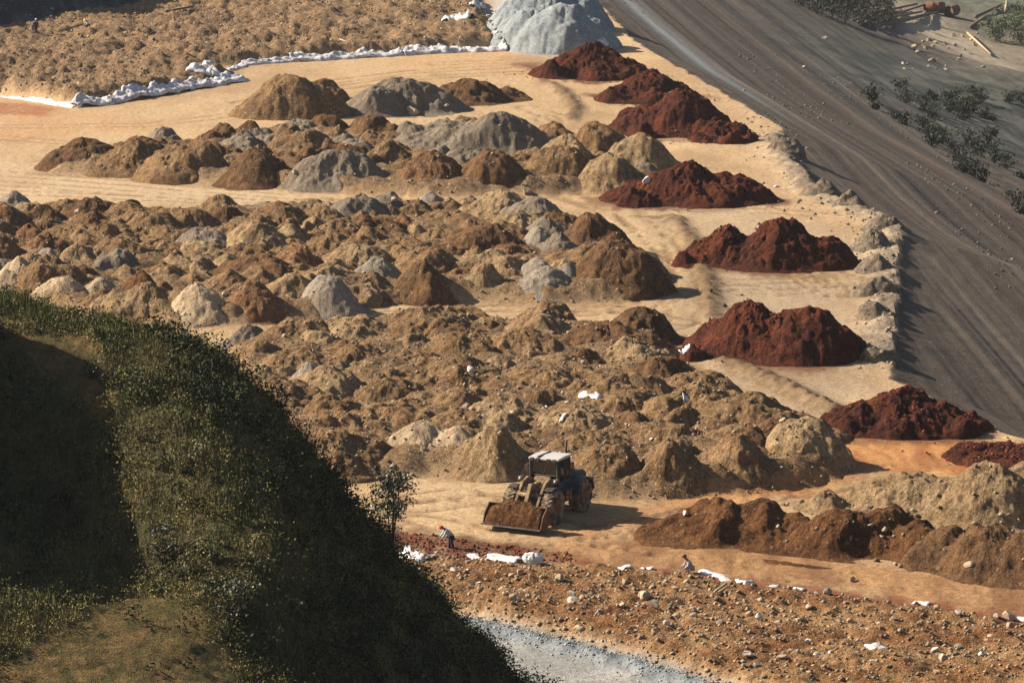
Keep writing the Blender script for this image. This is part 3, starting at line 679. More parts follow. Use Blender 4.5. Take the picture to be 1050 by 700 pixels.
# --- plants on the hill
M['dry_grass'] = leafmat('dry_grass_blades', (.28, .21, .08), (.13, .115, .04), .7, .15)
M['green_grass'] = leafmat('green_grass_blades', (.085, .115, .038), (.15, .15, .055), .7, .15)
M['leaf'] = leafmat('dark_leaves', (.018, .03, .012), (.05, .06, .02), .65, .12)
M['gloss'] = leafmat('glossy_leaves', (.06, .08, .045), (.12, .11, .07), .42, .4)
M['weed_leaf'] = leafmat('olive_bush_leaves', (.10, .12, .04), (.20, .175, .07), .6, .2)
M['tree_leaf'] = leafmat('tree_leaves', (.022, .04, .018), (.05, .075, .03), .45, .35)
M['far_leaf'] = leafmat('far_leaves', (.017, .03, .017), (.04, .05, .024), .6, .2)
M['bark'] = plain('bark', (.07, .05, .035), .9, .1, .3, 8)
def blades(name, x, y, z, h, w, lean, m):
    n = len(x); a = rng.uniform(0, 2 * np.pi, n); dx, dy = np.cos(a), np.sin(a); b = rng.uniform(0, 2 * np.pi, n); l = lean * h * rng.uniform(.2, 1, n)
    lx, ly = np.cos(b) * l, np.sin(b) * l
    def row(t, k): return np.stack([x + lx * t * t + dx * w * k, y + ly * t * t + dy * w * k, z - .03 + h * t * (1 - .12 * t * lean)], 1)
    Vv = np.stack([row(0, -.5), row(0, .5), row(.55, .4), row(.55, -.4), row(1, 0)], 1).reshape(-1, 3)
    i = np.arange(n) * 5
    return link(name, np_mesh(name, Vv, [np.stack([i, i + 1, i + 2, i + 3], 1), np.stack([i + 3, i + 2, i + 4], 1)], False), m)
def leaves(name, c, size, m, parent=None, flat=.0, asp=.5):
    n = len(c); d = rng.normal(size=(n, 3)); d[:, 2] *= (1 - flat); d /= np.linalg.norm(d, axis=1)[:, None]
    e = rng.normal(size=(n, 3)); e -= d * (e * d).sum(1)[:, None]; e /= np.linalg.norm(e, axis=1)[:, None]
    s = size * rng.uniform(.6, 1.3, (n, 1)); nn = np.cross(d, e) * s * .12
    Vv = np.stack([c - d * s, c + e * s * asp + nn, c + d * s, c - e * s * asp + nn], 1).reshape(-1, 3); i = np.arange(n) * 4
    return link(name, np_mesh(name, Vv, np.stack([i, i + 1, i + 2, i + 3], 1), False), m, parent)
N = 420000
x = rng.uniform(-19, 8, N); y = rng.uniform(116, 178, N); z = hill_z(x, y); px, py = proj(x, y, z)
ok = (px > -40) & (px < 660) & (py > 270) & (py < 740) & (z > -.5)
x, y, z, px, py = (q[ok] for q in (x, y, z, px, py))
dd = np.maximum(sst(-14, 10, psdf(px, py, HD1) + 12 * fbm(x * .7, y * .4, 3, 203)), sst(-12, 10, psdf(px, py, HD2) + 12 * fbm(x * .7, y * .4, 3, 204)))
cl = fbm(x * .7, y * .5, 4, 210)
fl = sst(-25, 15, psdf(px, py, HFL))
keep = rng.random(len(x)) < (1 - .82 * dd) * (.35 + .65 * sst(-.4, .3, cl)) * (1 - .3 * fl)
x, y, z, px, py, dd, cl, fl = (q[keep] for q in (x, y, z, px, py, dd, cl, fl))
tall = sst(-.2, .5, fbm(x * .35, y * .3, 3, 211)) * .45 + .25 * ((py < 365) & (px < 260))
h = (.10 + .20 * rng.random(len(x)) ** 1.5 + .8 * tall * rng.random(len(x)) ** 1.5) * (1 - .7 * dd)
g = (fbm(x * .4, y * .3, 3, 212) + .5 * rng.normal(size=len(x)) * .5 + .5 * (py < 350)) > .05
tag(blades('grass', x[g], y[g], z[g], h[g], .024, .35, M['green_grass']), kind='stuff')
g = ~g
tag(blades('dry_grass', x[g], y[g], z[g], h[g], .022, .4, M['dry_grass']), kind='stuff')
# leafy undergrowth in clumps
N = 5200
x = rng.uniform(-18.5, 9, N); y = rng.uniform(118, 178, N); z = hill_z(x, y); px, py = proj(x, y, z)
dd = np.maximum(psdf(px, py, HD1), psdf(px, py, HD2)); fl = psdf(px, py, HFL)
pr = np.where(fl > -6, .95, .16 + .3 * (fbm(x * .4, y * .3, 3, 213) > .15)); pr = np.where(dd > -6, .03, pr)
ok = (px > -40) & (px < 660) & (py > 280) & (py < 740) & (z > -.5) & (rng.random(N) < pr)
x, y, z, fl = x[ok], y[ok], z[ok], fl[ok]
cs = []
for a, b, c, f in zip(x, y, z, fl):
    r = rng.uniform(.25, .55) * (1.25 if f > 0 else .8); k = int(70 * r / .4)
    p = rng.normal(size=(k, 3)) * (r * .5, r * .5, r * .5); p[:, 2] = np.abs(p[:, 2]) * 1.3
    if rng.random() < .25:
        q = rng.integers(0, k, 10); p[q, 2] += rng.uniform(.1, .5, 10); p[q, :2] *= .4
    cs.append(p + (a, b, c))
tag(leaves('undergrowth', np.concatenate(cs), .065, M['leaf']), kind='stuff')
N = 9000
N = 13000; x = rng.uniform(-18.5, 4, N); y = rng.uniform(118, 165, N); z = hill_z(x, y); px, py = proj(x, y, z)
ok = (px > -30) & (px < 520) & (py > 300) & (py < 730) & (np.maximum(psdf(px, py, HD1), psdf(px, py, HD2)) < 4) & (psdf(px, py, HFL) < 55) & (rng.random(N) < .75)
ws = []
for a, b, c in zip(x[ok], y[ok], z[ok]):
    k = int(rng.integers(8, 26)); hh_ = rng.uniform(.15, .5) * (1 + (rng.random() < .12)); p = rng.normal(size=(k, 3)) * (.13, .13, 0); p[:, 2] = rng.random(k) ** .7 * hh_; ws.append(p + (a, b, c))
M['weed'] = leafmat('olive_weed_leaves', (.30, .235, .085), (.13, .13, .042), .7, .12)
tag(leaves('weeds', np.concatenate(ws), .05, M['weed'], None, 0, .4), kind='stuff')
print('undergrowth', sum(len(c) for c in cs))

def shrub(name, loc, h, r, nb, nl, ls, lm, label, cat, group=None, crown='foliage', stem='stem', stems=3, lift=.3, stemr=.02, spread=.6, seed=0):
    rr = random.Random(seed); root = empty(name, loc); tag(root, label, cat, group)
    tips = []
    for s in range(stems):
        a = rr.uniform(0, 6.28); b = MB(); top = Vector((math.cos(a) * r * spread * rr.uniform(.2, 1), math.sin(a) * r * spread * rr.uniform(.2, 1), h * rr.uniform(.72, .98)))
        mid = top * .5 + Vector((rr.uniform(-.1, .1) * r, rr.uniform(-.1, .1) * r, 0))
        b.tube([(0, 0, -.15), mid * .5, mid, top], [stemr, stemr * .85, stemr * .6, stemr * .2], 6)
        for k in range(nb):
            t = rr.uniform(lift, 1.0); p = (mid * (t / .5) if t < .5 else mid.lerp(top, (t - .5) / .5)); w = rr.uniform(0, 6.28)
            L = r * rr.uniform(.35, 1.0) * (1.15 - .75 * abs(t - .55)); e = p + Vector((math.cos(w) * L, math.sin(w) * L, L * rr.uniform(.1, .7)))
            b.tube([p, p.lerp(e, .5) + Vector((0, 0, .04 * h)), e], [stemr * .4, stemr * .25, stemr * .1], 4); tips.append((p, e))
        b.build(stem, M['bark'], root)
    cc = []
    for p, e in tips:
        k = max(3, nl // len(tips)); t = np.array([rr.random() ** .6 for _ in range(k)])[:, None]
        cc.append(np.array(p) * (1 - t) + np.array(e) * t + rng.normal(size=(k, 3)) * r * .11)
    leaves(crown, np.concatenate(cc), ls, lm, root)
    return root
x, y, z = on_hill(402, 534)
shrub('sapling_tree', (x, y, z), 3.2, .9, 15, 2500, .06, M['tree_leaf'], 'small leafy tree with several stems on the dark hill edge, before the lane', 'tree', None, 'crown', 'trunk', 4, .42, .035, .7, 3)
x, y, z = on_hill(358, 512)
shrub('thin_sapling', (x, y, z - .1), 2.6, .6, 7, 170, .055, M['tree_leaf'], 'thin sparse sapling left of the small leafy tree', 'tree', None, 'crown', 'trunk', 2, .35, .02, .8, 5)
for i, (a, b, h, r, nl, lab) in enumerate(((168, 578, 1.5, .62, 620, 'glossy leaved shrub beside the dark hollow'), (238, 632, 1.1, .95, 760, 'wide glossy leaved shrub above the olive dirt patch'), (288, 395, 1.2, .45, 260, 'small upright shrub on the brow of the hill'),
                                           (92, 388, .7, .4, 200, 'small leafy plant beside the worn path'), (420, 700, 1.0, .6, 420, 'low leafy shrub at the bottom of the slope'))):
    x, y, z = on_hill(a, b)
    shrub('shrub', (x, y, z - .08), h, r, 12, nl, .06, M['gloss'] if i < 2 else M['tree_leaf'], lab, 'shrub', None, stems=3, seed=20 + i, lift=.1)

rs = random.Random(31); k = 0
while k < 34:
    a, b = rs.uniform(60, 470), rs.uniform(335, 690)
    if psdf(np.array([a]), np.array([b]), HD1)[0] > 2 or psdf(np.array([a]), np.array([b]), HD2)[0] > -4 or a < 140 and b > 380: continue
    if a > 190 + (b - 340) * .78 or 340 < a < 425 and b < 560: continue
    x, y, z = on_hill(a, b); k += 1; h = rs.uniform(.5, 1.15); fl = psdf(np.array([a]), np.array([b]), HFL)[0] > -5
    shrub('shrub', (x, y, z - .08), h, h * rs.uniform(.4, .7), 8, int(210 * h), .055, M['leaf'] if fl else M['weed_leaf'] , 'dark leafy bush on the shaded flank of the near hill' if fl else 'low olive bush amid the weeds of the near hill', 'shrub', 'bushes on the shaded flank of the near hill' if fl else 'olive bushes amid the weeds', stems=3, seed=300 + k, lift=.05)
# ------------------------------------------------------------------ stones
def rock_mesh(seed, sub=2):
    bm = bmesh.new(); bmesh.ops.create_icosphere(bm, subdivisions=sub, radius=1); r_ = np.random.default_rng(seed)
    cut = [(Vector(r_.normal(size=3)).normalized(), r_.uniform(.42, .82)) for _ in range(11)]
    for v in bm.verts:
        p = v.co.copy()
        for n_, d in cut:
            e = p.dot(n_) - d
            if e > 0: p -= n_ * e
        v.co = p * (1 + .04 * r_.normal())
    me = bpy.data.meshes.new('rock'); bm.to_mesh(me); bm.free(); return me
RM = {k: [] for k in ('rock', 'rockg', 'rockw')}
for k in RM:
    for i in range(6):
        me = rock_mesh(i + 10 * len(k)); me.materials.append(M[k]); RM[k].append(me)
def on_ground(px, py):
    t = np.linspace(160, 1200, 520)
    for _ in range(3):
        x, y, z = PD(px, py, t); g = surf(x, y); i = int(np.argmax(z <= g)); t = np.linspace(t[max(i - 1, 0)], t[i], 14)
    return float(x[i]), float(y[i]), float(g[i])
def rock(px, py, w, mat, label, group=None, name='boulder', flat=.75):
    x, y, z = on_ground(px, py); r = w * y / F / 2
    o = bpy.data.objects.new(name, random.choice(RM[mat])); COL.objects.link(o)
    o.location = (x, y, z + r * .25); o.scale = (r, r * random.uniform(.8, 1.1), r * flat); o.rotation_euler = (random.uniform(-.3, .3), random.uniform(-.3, .3), random.uniform(0, 6))
    return tag(o, label, 'rock', group)
for a in ((1034, 635, 21, 'rock', 'big rounded tan boulder at the end of the white plastic strip'), (967, 676, 17, 'rock', 'round pale boulder in the rubble below the red strip, beneath a white scrap'),
          (994, 580, 13, 'rock', 'round boulder stuck in the face of the tall brown dirt ridge'), (703, 527, 10, 'rockw', 'pale rock at the foot of the dark dirt ridge by the lane'),
          (803, 433, 12, 'rock', 'round boulder alone on top of the pointed tan heap'), (482, 382, 14, 'rockw', 'white rock in the middle of the front field'),
          (478, 417, 11, 'rockg', 'grey slab of rock below the white rock in the front field'), (423, 116, 19, 'rock', 'tan boulder at the foot of the broad grey rubble heap'),
          (458, 109, 6, 'rockw', 'small white rock right of the tan boulder'), (540, 198, 14, 'rock', 'brown boulder at the lane beneath the second row'),
          (663, 186, 13, 'rockw', 'white stone between the tan heap and the wide red pile'), (405, 206, 12, 'rock', 'tan boulder at the back of the middle field'),
          (302, 177, 8, 'rock', 'tan stone in the second row of heaps'), (671, 622, 17, 'rockg', 'grey boulder in the rubble below the loader lane'), (661, 611, 17, 'rock', 'tan boulder behind the grey one in the rubble'),
          (641, 597, 12, 'rock', 'tan rock near the top of the rubble by the white scraps'), (694, 634, 14, 'rock', 'pale tan rock at the gravel road edge of the rubble'), (574, 593, 14, 'rock', 'flat pale rock just beyond the white bundle'),
          (710, 626, 11, 'rock', 'upright tan rock in the rubble below the crouching worker'), (810, 669, 9, 'rockw', 'small pale rock low in the rubble'), (738, 640, 12, 'rockg', 'flat greyish rock low in the rubble'),
          (874, 594, 8, 'rock', 'small tan rock left of the tall dirt ridge foot'), (1016, 653, 9, 'rock', 'small tan rock under the big rounded boulder'), (80, 218, 10, 'rock', 'pinkish tan rock at the back of the middle field'),
          (230, 303, 8, 'rockw', 'pale rock wedged between the domed sand heap and the rusty heap'), (776, 505, 7, 'rock', 'small rock at the foot of the broad heap by the orange lane'), (891, 520, 9, 'rock', 'pale rock on the flank of the grey brown rubble heap'),
          (890, 355, 9, 'rockg', 'grey rock at the end of the biggest red pile'), (795, 192, 7, 'rockw', 'white rock at the end of the wide red pile'), (846, 40, 7, 'rockg', 'dark rock alone on the upper embankment'),
          (824, 69, 5, 'rockw', 'white stone alone on the upper embankment')):
    rock(*a)
# loose stones one can tell apart: each its own object
for pg, n, smin, smax, lab, grp in ((F_, 150, .26, .62, 'tan stone lying in the rubble between the red strip and the gravel road', 'stones in the near rubble'), (E_, 60, .22, .5, 'stone lying among the heaps of the front field', 'stones of the front field'),
                                    (A_, 45, .3, .6, 'pale stone lying on the spread soil beyond the white plastic', 'stones of the far field')):
    lo, hi = pg.min(0), pg.max(0); k = 0
    while k < n:
        q = rng.uniform(lo, hi, (400, 2)); q = q[sdf(q[:, 0], q[:, 1], pg) > .3]; u, v = proj(q[:, 0], q[:, 1], np.zeros(len(q))); q = q[(u > 0) & (u < 1050) & (v > 0) & (v < 705)][:n - k]
        zz = surf(q[:, 0], q[:, 1])
        for (a, b), c in zip(q, zz):
            r = smin + (smax - smin) * rng.random() ** 2.5; r /= 2
            o = bpy.data.objects.new('stone', random.choice(RM[random.choice(('rock', 'rock', 'rock', 'rockg', 'rockw'))])); COL.objects.link(o); k += 1
            o.location = (a, b, c + r * .2); o.scale = (r, r * random.uniform(.7, 1.2), r * random.uniform(.5, .9)); o.rotation_euler = (random.uniform(-.5, .5), random.uniform(-.5, .5), random.uniform(0, 6)); tag(o, lab, 'stone', grp)
# countless small stones and clods
def pebbles(name, q, smin, smax, m):
    r_ = np.random.default_rng(5); t = np.array([(1, 0, 0), (-1, 0, 0), (0, 1, 0), (0, -1, 0), (0, 0, 1), (0, 0, -1)], float)
    fs = np.array([(0, 2, 4), (2, 1, 4), (1, 3, 4), (3, 0, 4), (2, 0, 5), (1, 2, 5), (3, 1, 5), (0, 3, 5)])
    n = len(q); s = (smin + (smax - smin) * r_.random(n) ** 3) / 2; a = r_.uniform(0, 6.28, n)
    Vv = t[None] * r_.uniform(.55, 1.25, (n, 6, 1)) * (s[:, None, None]) + r_.normal(size=(n, 6, 3)) * (s * .18)[:, None, None]; Vv[..., 2] *= .75
    c, d = np.cos(a)[:, None], np.sin(a)[:, None]
    X = Vv[..., 0] * c - Vv[..., 1] * d; Y = Vv[..., 0] * d + Vv[..., 1] * c
    zz = surf(q[:, 0], q[:, 1])
    Vv = np.stack([X + q[:, :1], Y + q[:, 1:], Vv[..., 2] + (zz + s * .25)[:, None]], -1).reshape(-1, 3)
    return tag(link(name, np_mesh(name, Vv, (fs[None] + 6 * np.arange(n)[:, None, None]).reshape(-1, 3), False), m), kind='stuff')
def scatter(pg, n, inner=-.3):
    lo, hi = pg.min(0), pg.max(0); out = []
    q = rng.uniform(lo, hi, (n * 3, 2)); u, v = proj(q[:, 0], q[:, 1], np.zeros(len(q)))
    q = q[(sdf(q[:, 0], q[:, 1], pg) > inner) & (u > -20) & (u < 1070) & (v > -20) & (v < 715)]; return q[:n]
def pebmat(name, c1, c2):
    t = NT(name); r = t.n('ShaderNodeNewGeometry').outputs['Random Per Island']
    return t.done(t.mix(r, c1, c2), .9, .15)
M['peb'] = pebmat('loose_stones', (.40, .31, .21), (.16, .10, .055)); M['pebg'] = pebmat('grey_gravel_stones', (.42, .44, .44), (.17, .18, .185)); M['pebr'] = pebmat('red_clods', (.10, .028, .014), (.20, .06, .03)); M['pebs'] = pebmat('slope_stones', (.22, .19, .16), (.07, .058, .05)); M['pebd'] = pebmat('bank_stones', (.30, .30, .30), (.06, .06, .065))
pebbles('rubble_stones', np.concatenate([scatter(F_, 5200), scatter(E_, 4200), scatter(D_, 3600), scatter(C_, 1800)]), .07, .30, M['peb'])
pebbles('far_rubble_stones', scatter(A_, 6000), .10, .42, M['peb'])
tq = rng.random(1500) * (len(RB) - 1.001); ti = tq.astype(int); tf = (tq - ti)[:, None]
q = RB[ti] * (1 - tf) + RB[ti + 1] * tf + rng.normal(size=(1500, 2)) * (.35, .9)
pebbles('gravel', q, .05, .2, M['pebg'])
rp = [np.array([h['peaks'][0][:2]]) + rng.normal(size=(420, 2)) * (h['peaks'][0][2] * .6, h['peaks'][0][3] * .6) for h in HEAPS[:len(REDS)]]
tr = poly([(420, 548), (480, 556), (570, 566), (590, 574), (500, 578), (420, 570)])
pebbles('red_clods', np.concatenate(rp + [scatter(tr, 900)]), .06, .30, M['pebr'])
q = np.concatenate([scatter(poly(g), 400) for g in ([(870, 215), (925, 235), (915, 300), (910, 380), (880, 380), (880, 280)], [(700, 520), (780, 560), (1050, 600), (1050, 520), (860, 515)])])
pebbles('edge_stones', q, .08, .4, M['peb'])
slp = poly([(620, 0), (700, 70), (800, 130), (925, 232), (920, 330), (1060, 450), (1060, 60), (850, 10)], -8)
pebbles('slope_stones', (lambda q: q[fbm(q[:, 0] * .12, q[:, 1] * .02, 3, 501) > .12])(scatter(slp, 4200, -50)), .06, .42, M['pebs'])
bq = np.array([(a, b) for a, b in rng.uniform((-75, 395), (-22, 460), (2500, 2))]); bq = bq[inside(bq[:, 0], bq[:, 1], np.concatenate([BANK, [P(420, -150)], [(-3000, 3000)], [(-3000, BANK[0][1])]]))]
pebbles('bank_stones', bq[:1100], .15, .8, M['pebd'])

# ------------------------------------------------------------------ white plastic
def ribbon(name, pts, w, hgt, label, cat='plastic sheet', group=None, seed=1, mat='sheet', rag=.35):
    pw = np.array([on_ground(a, b)[:2] for a, b in pts]); L = np.concatenate([[0], np.cumsum(np.linalg.norm(np.diff(pw, axis=0), axis=1))])
    n = max(8, int(L[-1] / .16)); s = np.linspace(0, L[-1], n); cx = np.interp(s, L, pw[:, 0]); cy = np.interp(s, L, pw[:, 1])
    tx, ty = np.gradient(cx), np.gradient(cy); l = np.hypot(tx, ty) + 1e-6; nx, ny = -ty / l, tx / l
    cr = np.linspace(-1, 1, 11); ww = w / 2 * (1 + rag * fbm(s * .8, s * 0 + seed, 3, 301)); wob = .3 * w * perlin(s * .45, s * 0 + seed * 3.3, 302)
    X = cx[:, None] + nx[:, None] * (cr * ww[:, None] + wob[:, None]); Y = cy[:, None] + ny[:, None] * (cr * ww[:, None] + wob[:, None])
    ss = np.broadcast_to(s[:, None], X.shape); cc = np.broadcast_to(cr, X.shape)
    prof = (1 - np.abs(cc) ** 2.2) * hgt * (.35 + .7 * np.abs(fbm(ss * .8, cc * 1.2 + seed, 3, 303))) + hgt * .28 * np.abs(fbm(ss * 2.2, cc * 3.0 + seed, 3, 304))
    Z = surf(X.ravel(), Y.ravel()).reshape(X.shape); Z = np.maximum(Z, Z.mean(1, keepdims=True) - .1)
    Z = Z + np.where(np.abs(cc) > .99, -.06, np.maximum(prof, .03)); Z[0] -= .04; Z[-1] -= .04
    o = link(name, np_mesh(name, np.stack([X, Y, Z], -1).reshape(-1, 3), grid_faces(n, 11)), M[mat])
    so = o.modifiers.new('thick', 'SOLIDIFY'); so.thickness = .012
    return tag(o, label, cat, group)
ribbon('plastic_sheet', [(-10, 95), (30, 101), (76, 110)], .7, .10, 'flat narrow white plastic sheet edging the far field above the red stain', seed=2)
ribbon('plastic_sheet', [(76, 109), (100, 107), (130, 101), (160, 96), (190, 91), (220, 87), (250, 82)], 1.5, .55, 'long crumpled white plastic sheet along the far field corner', seed=3)
ribbon('plastic_sheet', [(193, 71), (205, 71), (218, 74), (222, 80)], 1.6, .4, 'hooked white plastic sheet around the small red patch', seed=4)
ribbon('plastic_sheet', [(207, 70), (250, 66), (280, 64), (300, 62)], 1.0, .35, 'white plastic sheet above the small red patch', seed=5)
ribbon('plastic_sheet', [(298, 62), (340, 60), (380, 58), (415, 55)], 1.4, .5, 'crumpled white plastic sheet in the middle of the far field edge', seed=6)
ribbon('plastic_sheet', [(412, 56), (450, 54), (480, 53), (518, 48)], 1.7, .6, 'crumpled white plastic sheet ending at the far field corner near the blue grey gravel', seed=7)
ribbon('plastic_sheet', [(458, 22), (468, 19), (484, 18)], 1.6, .6, 'bunched white and lilac plastic lying on the far field', seed=8)
ribbon('plastic_sheet', [(486, 7), (493, 6)], 1.2, .35, 'small white plastic piece at the top end of the bag row', seed=9)
ribbon('plastic_sheet', [(412, 565), (428, 568), (448, 570)], .6, .12, 'white plastic sheet beside the stooping worker', seed=10)
ribbon('plastic_sheet', [(408, 572), (425, 573), (436, 574)], .8, .15, 'small white plastic strip below the sheet beside the stooping worker', seed=11)
ribbon('plastic_sheet', [(484, 568), (505, 571), (531, 575)], .65, .14, 'straight white plastic strip on the dark red soil', seed=12)
x, y, z = on_ground(546, 578); bmq = bmesh.new(); bmesh.ops.create_icosphere(bmq, subdivisions=5, radius=1); cv = np.array([v.co for v in bmq.verts])
dr_ = 1 + .16 * fbm(cv[:, 0] * 2 + cv[:, 2], cv[:, 1] * 2 - cv[:, 2], 3, 310) - .14 * np.abs(perlin(cv[:, 0] * 3.1 + cv[:, 2] * 2, cv[:, 1] * 3 + cv[:, 2], 311))
for v, k_ in zip(bmq.verts, dr_): v.co = Vector(v.co) * float(k_); v.co.x *= .52; v.co.y *= .42; v.co.z *= .34
me = bpy.data.meshes.new('plastic_bundle'); bmq.to_mesh(me); bmq.free(); me.polygons.foreach_set('use_smooth', np.ones(len(me.polygons), bool))
o = link('plastic_bundle', me, M['sheet']); o.location = (x, y, z + .22); tag(o, 'crumpled white plastic bundle at the end of the straight strip', 'bundle')
ribbon('plastic_sheet', [(718, 585), (740, 591), (765, 598), (795, 600)], .5, .12, 'long thin white plastic strip beside the crouching worker', seed=14)
ribbon('plastic_sheet', [(805, 602), (816, 604), (826, 605)], .7, .14, 'short white plastic strip following the long thin one', seed=15)
ribbon('plastic_sheet', [(936, 618), (945, 619), (953, 620)], .5, .12, 'short white plastic piece alone on the red soil', seed=16)
ribbon('plastic_sheet', [(1042, 634), (1056, 636)], .6, .15, 'white plastic end beside the big rounded boulder', seed=17)
ribbon('plastic_sheet', [(597, 402), (606, 405), (616, 408)], .55, .12, 'white plastic sheet with lilac folds on the front field', seed=18)
ribbon('plastic_scrap', [(890, 662), (897, 663), (904, 662)], .9, .14, 'white plastic scrap low in the rubble', 'plastic scrap', seed=19)
ribbon('plastic_scrap', [(706, 345), (711, 345)], .45, .08, 'white plastic scrap at the foot of the biggest red pile', 'plastic scrap', seed=20)
ribbon('plastic_scrap', [(698, 359), (705, 360)], .45, .08, 'white plastic scrap on the lane below the biggest red pile', 'plastic scrap', seed=21)
ribbon('plastic_scrap', [(700, 406), (706, 409)], .6, .12, 'white scrap at the edge of the front field', 'plastic scrap', seed=22)
ribbon('plastic_scrap', [(576, 428), (580, 428)], .6, .2, 'tiny white scrap above the wheel loader', 'plastic scrap', seed=23)
ribbon('plastic_scrap', [(636, 582), (644, 583)], .6, .14, 'white scrap at the rubble edge, first from the bundle', 'plastic scrap', seed=24)
ribbon('plastic_scrap', [(658, 583), (668, 584)], .6, .14, 'white scrap at the rubble edge, second from the bundle', 'plastic scrap', seed=25)
ribbon('plastic_sheet', [(614, 46), (622, 44)], .8, .3, 'white plastic piece between the blue grey mound and the red pile', seed=26)
bagm = rock_mesh(77); bagm.materials.append(M['sheet'])
for i, (a, b) in enumerate(((516, 44), (512, 39), (509, 34), (507, 30), (505, 26), (503, 22), (500, 17), (497, 13), (495, 9), (494, 4))):
    x, y, z = on_ground(a, b); o = bpy.data.objects.new('sandbag', bagm); COL.objects.link(o); o.location = (x, y, z + .1); o.scale = (.36, .28, .2); o.rotation_euler = (0, 0, i)
    tag(o, 'small white sandbag in the row edging the far field towards the gravel mound', 'sandbag', 'white sandbags edging the far field')

# ------------------------------------------------------------------ wheel loader
M['blue'+'_paint'] = plain('dusty_blue_paint', (.018, .030, .055), .5, .35, .3, 2.5, dirt=(.15, .105, .065), dirt_amt=.55)
M['roofw'] = plain('white_roof_paint', (.46, .45, .43), .5, .4, .08, 2, dirt=(.5, .42, .33), dirt_amt=.25)
M['dust'] = plain('dusty_yellow_paint', (.30, .205, .105), .75, .25, .3, 3, dirt=(.085, .05, .028), dirt_amt=.9)
M['steel'] = plain('muddy_steel', (.12, .048, .02), .7, .3, .35, 3, dirt=(.2, .13, .085), dirt_amt=.5)
M['grime'] = plain('greasy_black_steel', (.035, .03, .026), .6, .35, .3, 4, dirt=(.16, .1, .06), dirt_amt=.6)
M['tyre'] = plain('dusty_rubber', (.05, .042, .035), .9, .15, .25, 4, dirt=(.34, .25, .16), dirt_amt=.95)
M['rim'] = plain('rusty_rim', (.22, .11, .06), .8, .2, .3, 5)
M['rust_panel'] = plain('rust_orange_panel', (.36, .13, .05), .7, .25, .25, 4)
M['glass'] = plain('cab_glass', (.10, .12, .13), .05, .2, .1, 1); M['glass'].node_tree.nodes['Principled BSDF'].inputs['Transmission Weight'].default_value = .9
M['lamp'] = plain('lamp_glass', (.25, .24, .21), .2, .6, .1, 2); M['seat'] = plain('seat_cloth', (.12, .10, .09), .8, .2)
wx_, wy_ = P(567, 537); yaw = R(-27); c_, s_n = math.cos(yaw), math.sin(yaw)
lx, ly = 1.08, -1.55
LX, LY = wx_ - (lx * c_ - ly * s_n), wy_ - (lx * s_n + ly * c_)
LZ = float(max(surf([LX], [LY])[0], surf([wx_], [wy_])[0])) + .0
L = tag(empty('wheel_loader', (LX, LY, LZ), yaw), 'dusty dark blue wheel loader with a white cab roof and a full rusty bucket', 'wheel loader')
WR = .84
def wheel(x, y):
    s = 1 if x > 0 else -1
    hub = MB().lathe([(-.22, .0), (-.22, .30), (-.26, .42), (.26, .42), (.20, .36), (.10, .30), (.10, .14), (.20, .12), (.20, 0)], (x, y, WR), 24) if s > 0 else MB().lathe([(.22, .0), (.22, .30), (.26, .42), (-.26, .42), (-.20, .36), (-.10, .30), (-.10, .14), (-.20, .12), (-.20, 0)], (x, y, WR), 24)
    t = MB().lathe([(-.25, .42), (-.31, .50), (-.32, .66), (-.27, .79), (0, .825), (.27, .79), (.32, .66), (.31, .50), (.25, .42)], (x, y, WR), 36)
    for k in range(22):
        a = 2 * math.pi * k / 22
        for sd in (-1, 1):
            Mx = Matrix.Translation((x, y, WR)) @ Matrix.Rotation(a + (0 if sd > 0 else .14), 4, 'X') @ Matrix.Translation((sd * .15, .81, 0)) @ Matrix.Rotation(sd * .5, 4, 'Y')
            t.box((0, 0, 0), (.32, .07, .085), Mx)
    to = t.build('wheel', M['tyre'], L); hub.build('rim', M['rim'], to, True)
for a in (-1.08, 1.08):
    for b in (-1.55, 1.55): wheel(a, b)
# front frame and axle
f = MB().box((0, -1.1, .95), (.95, 1.9, .55)).box((0, -1.75, 1.35), (.85, .5, .6)).tube([(-1.0, -1.55, .8), (1.0, -1.55, .8)], .17, 10)
f.build('front_frame', M['grime'], L, bevel=.03)
r = MB().box((0, .95, .95), (1.0, 2.6, .5)).tube([(-1.0, 1.55, .8), (1.0, 1.55, .8)], .17, 10); r.build('rear_frame', M['grime'], L, bevel=.03)
# lifting arms: arched plates either side
for s in (-1, 1):
    MB().prism([(-.70, 1.75), (-.55, 2.02), (-1.0, 2.16), (-1.55, 2.02), (-2.1, 1.45), (-2.75, .62), (-2.95, .42), (-2.85, .25), (-2.6, .40), (-1.95, 1.10), (-1.45, 1.62), (-1.0, 1.78)], s * .62 - .07, s * .62 + .07).build('lift_arm', M['dust'], L, bevel=.02)
    MB().tube([(s * .42, -.6, 1.05), (s * .46, -1.3, 1.18)], .10, 10).tube([(s * .46, -1.3, 1.18), (s * .52, -2.05, 1.25)], .055, 10).build('lift_cylinder', M['grime'], L, True)
    # arched front fender and headlamp
    pf = [(-1.55 + .98 * math.cos(R(a)), .86 + .98 * math.sin(R(a))) for a in range(35, 116, 10)]; pf2 = [(-1.55 + .93 * math.cos(R(a)), .86 + .93 * math.sin(R(a))) for a in range(115, 34, -10)]
    MB().prism(pf + pf2, s * 1.0 - .22, s * 1.0 + .22).build('front_fender', M['grime'], L)
    hl = MB().box((s * .98, -1.0, 2.02), (.30, .2, .26)).build('headlight', M['grime'], L, bevel=.03); pass
    MB().tube([(s * .98, -1.10, 2.02), (s * .98, -1.125, 2.02)], .1, 14).build('lens', M['lamp'], hl, True)
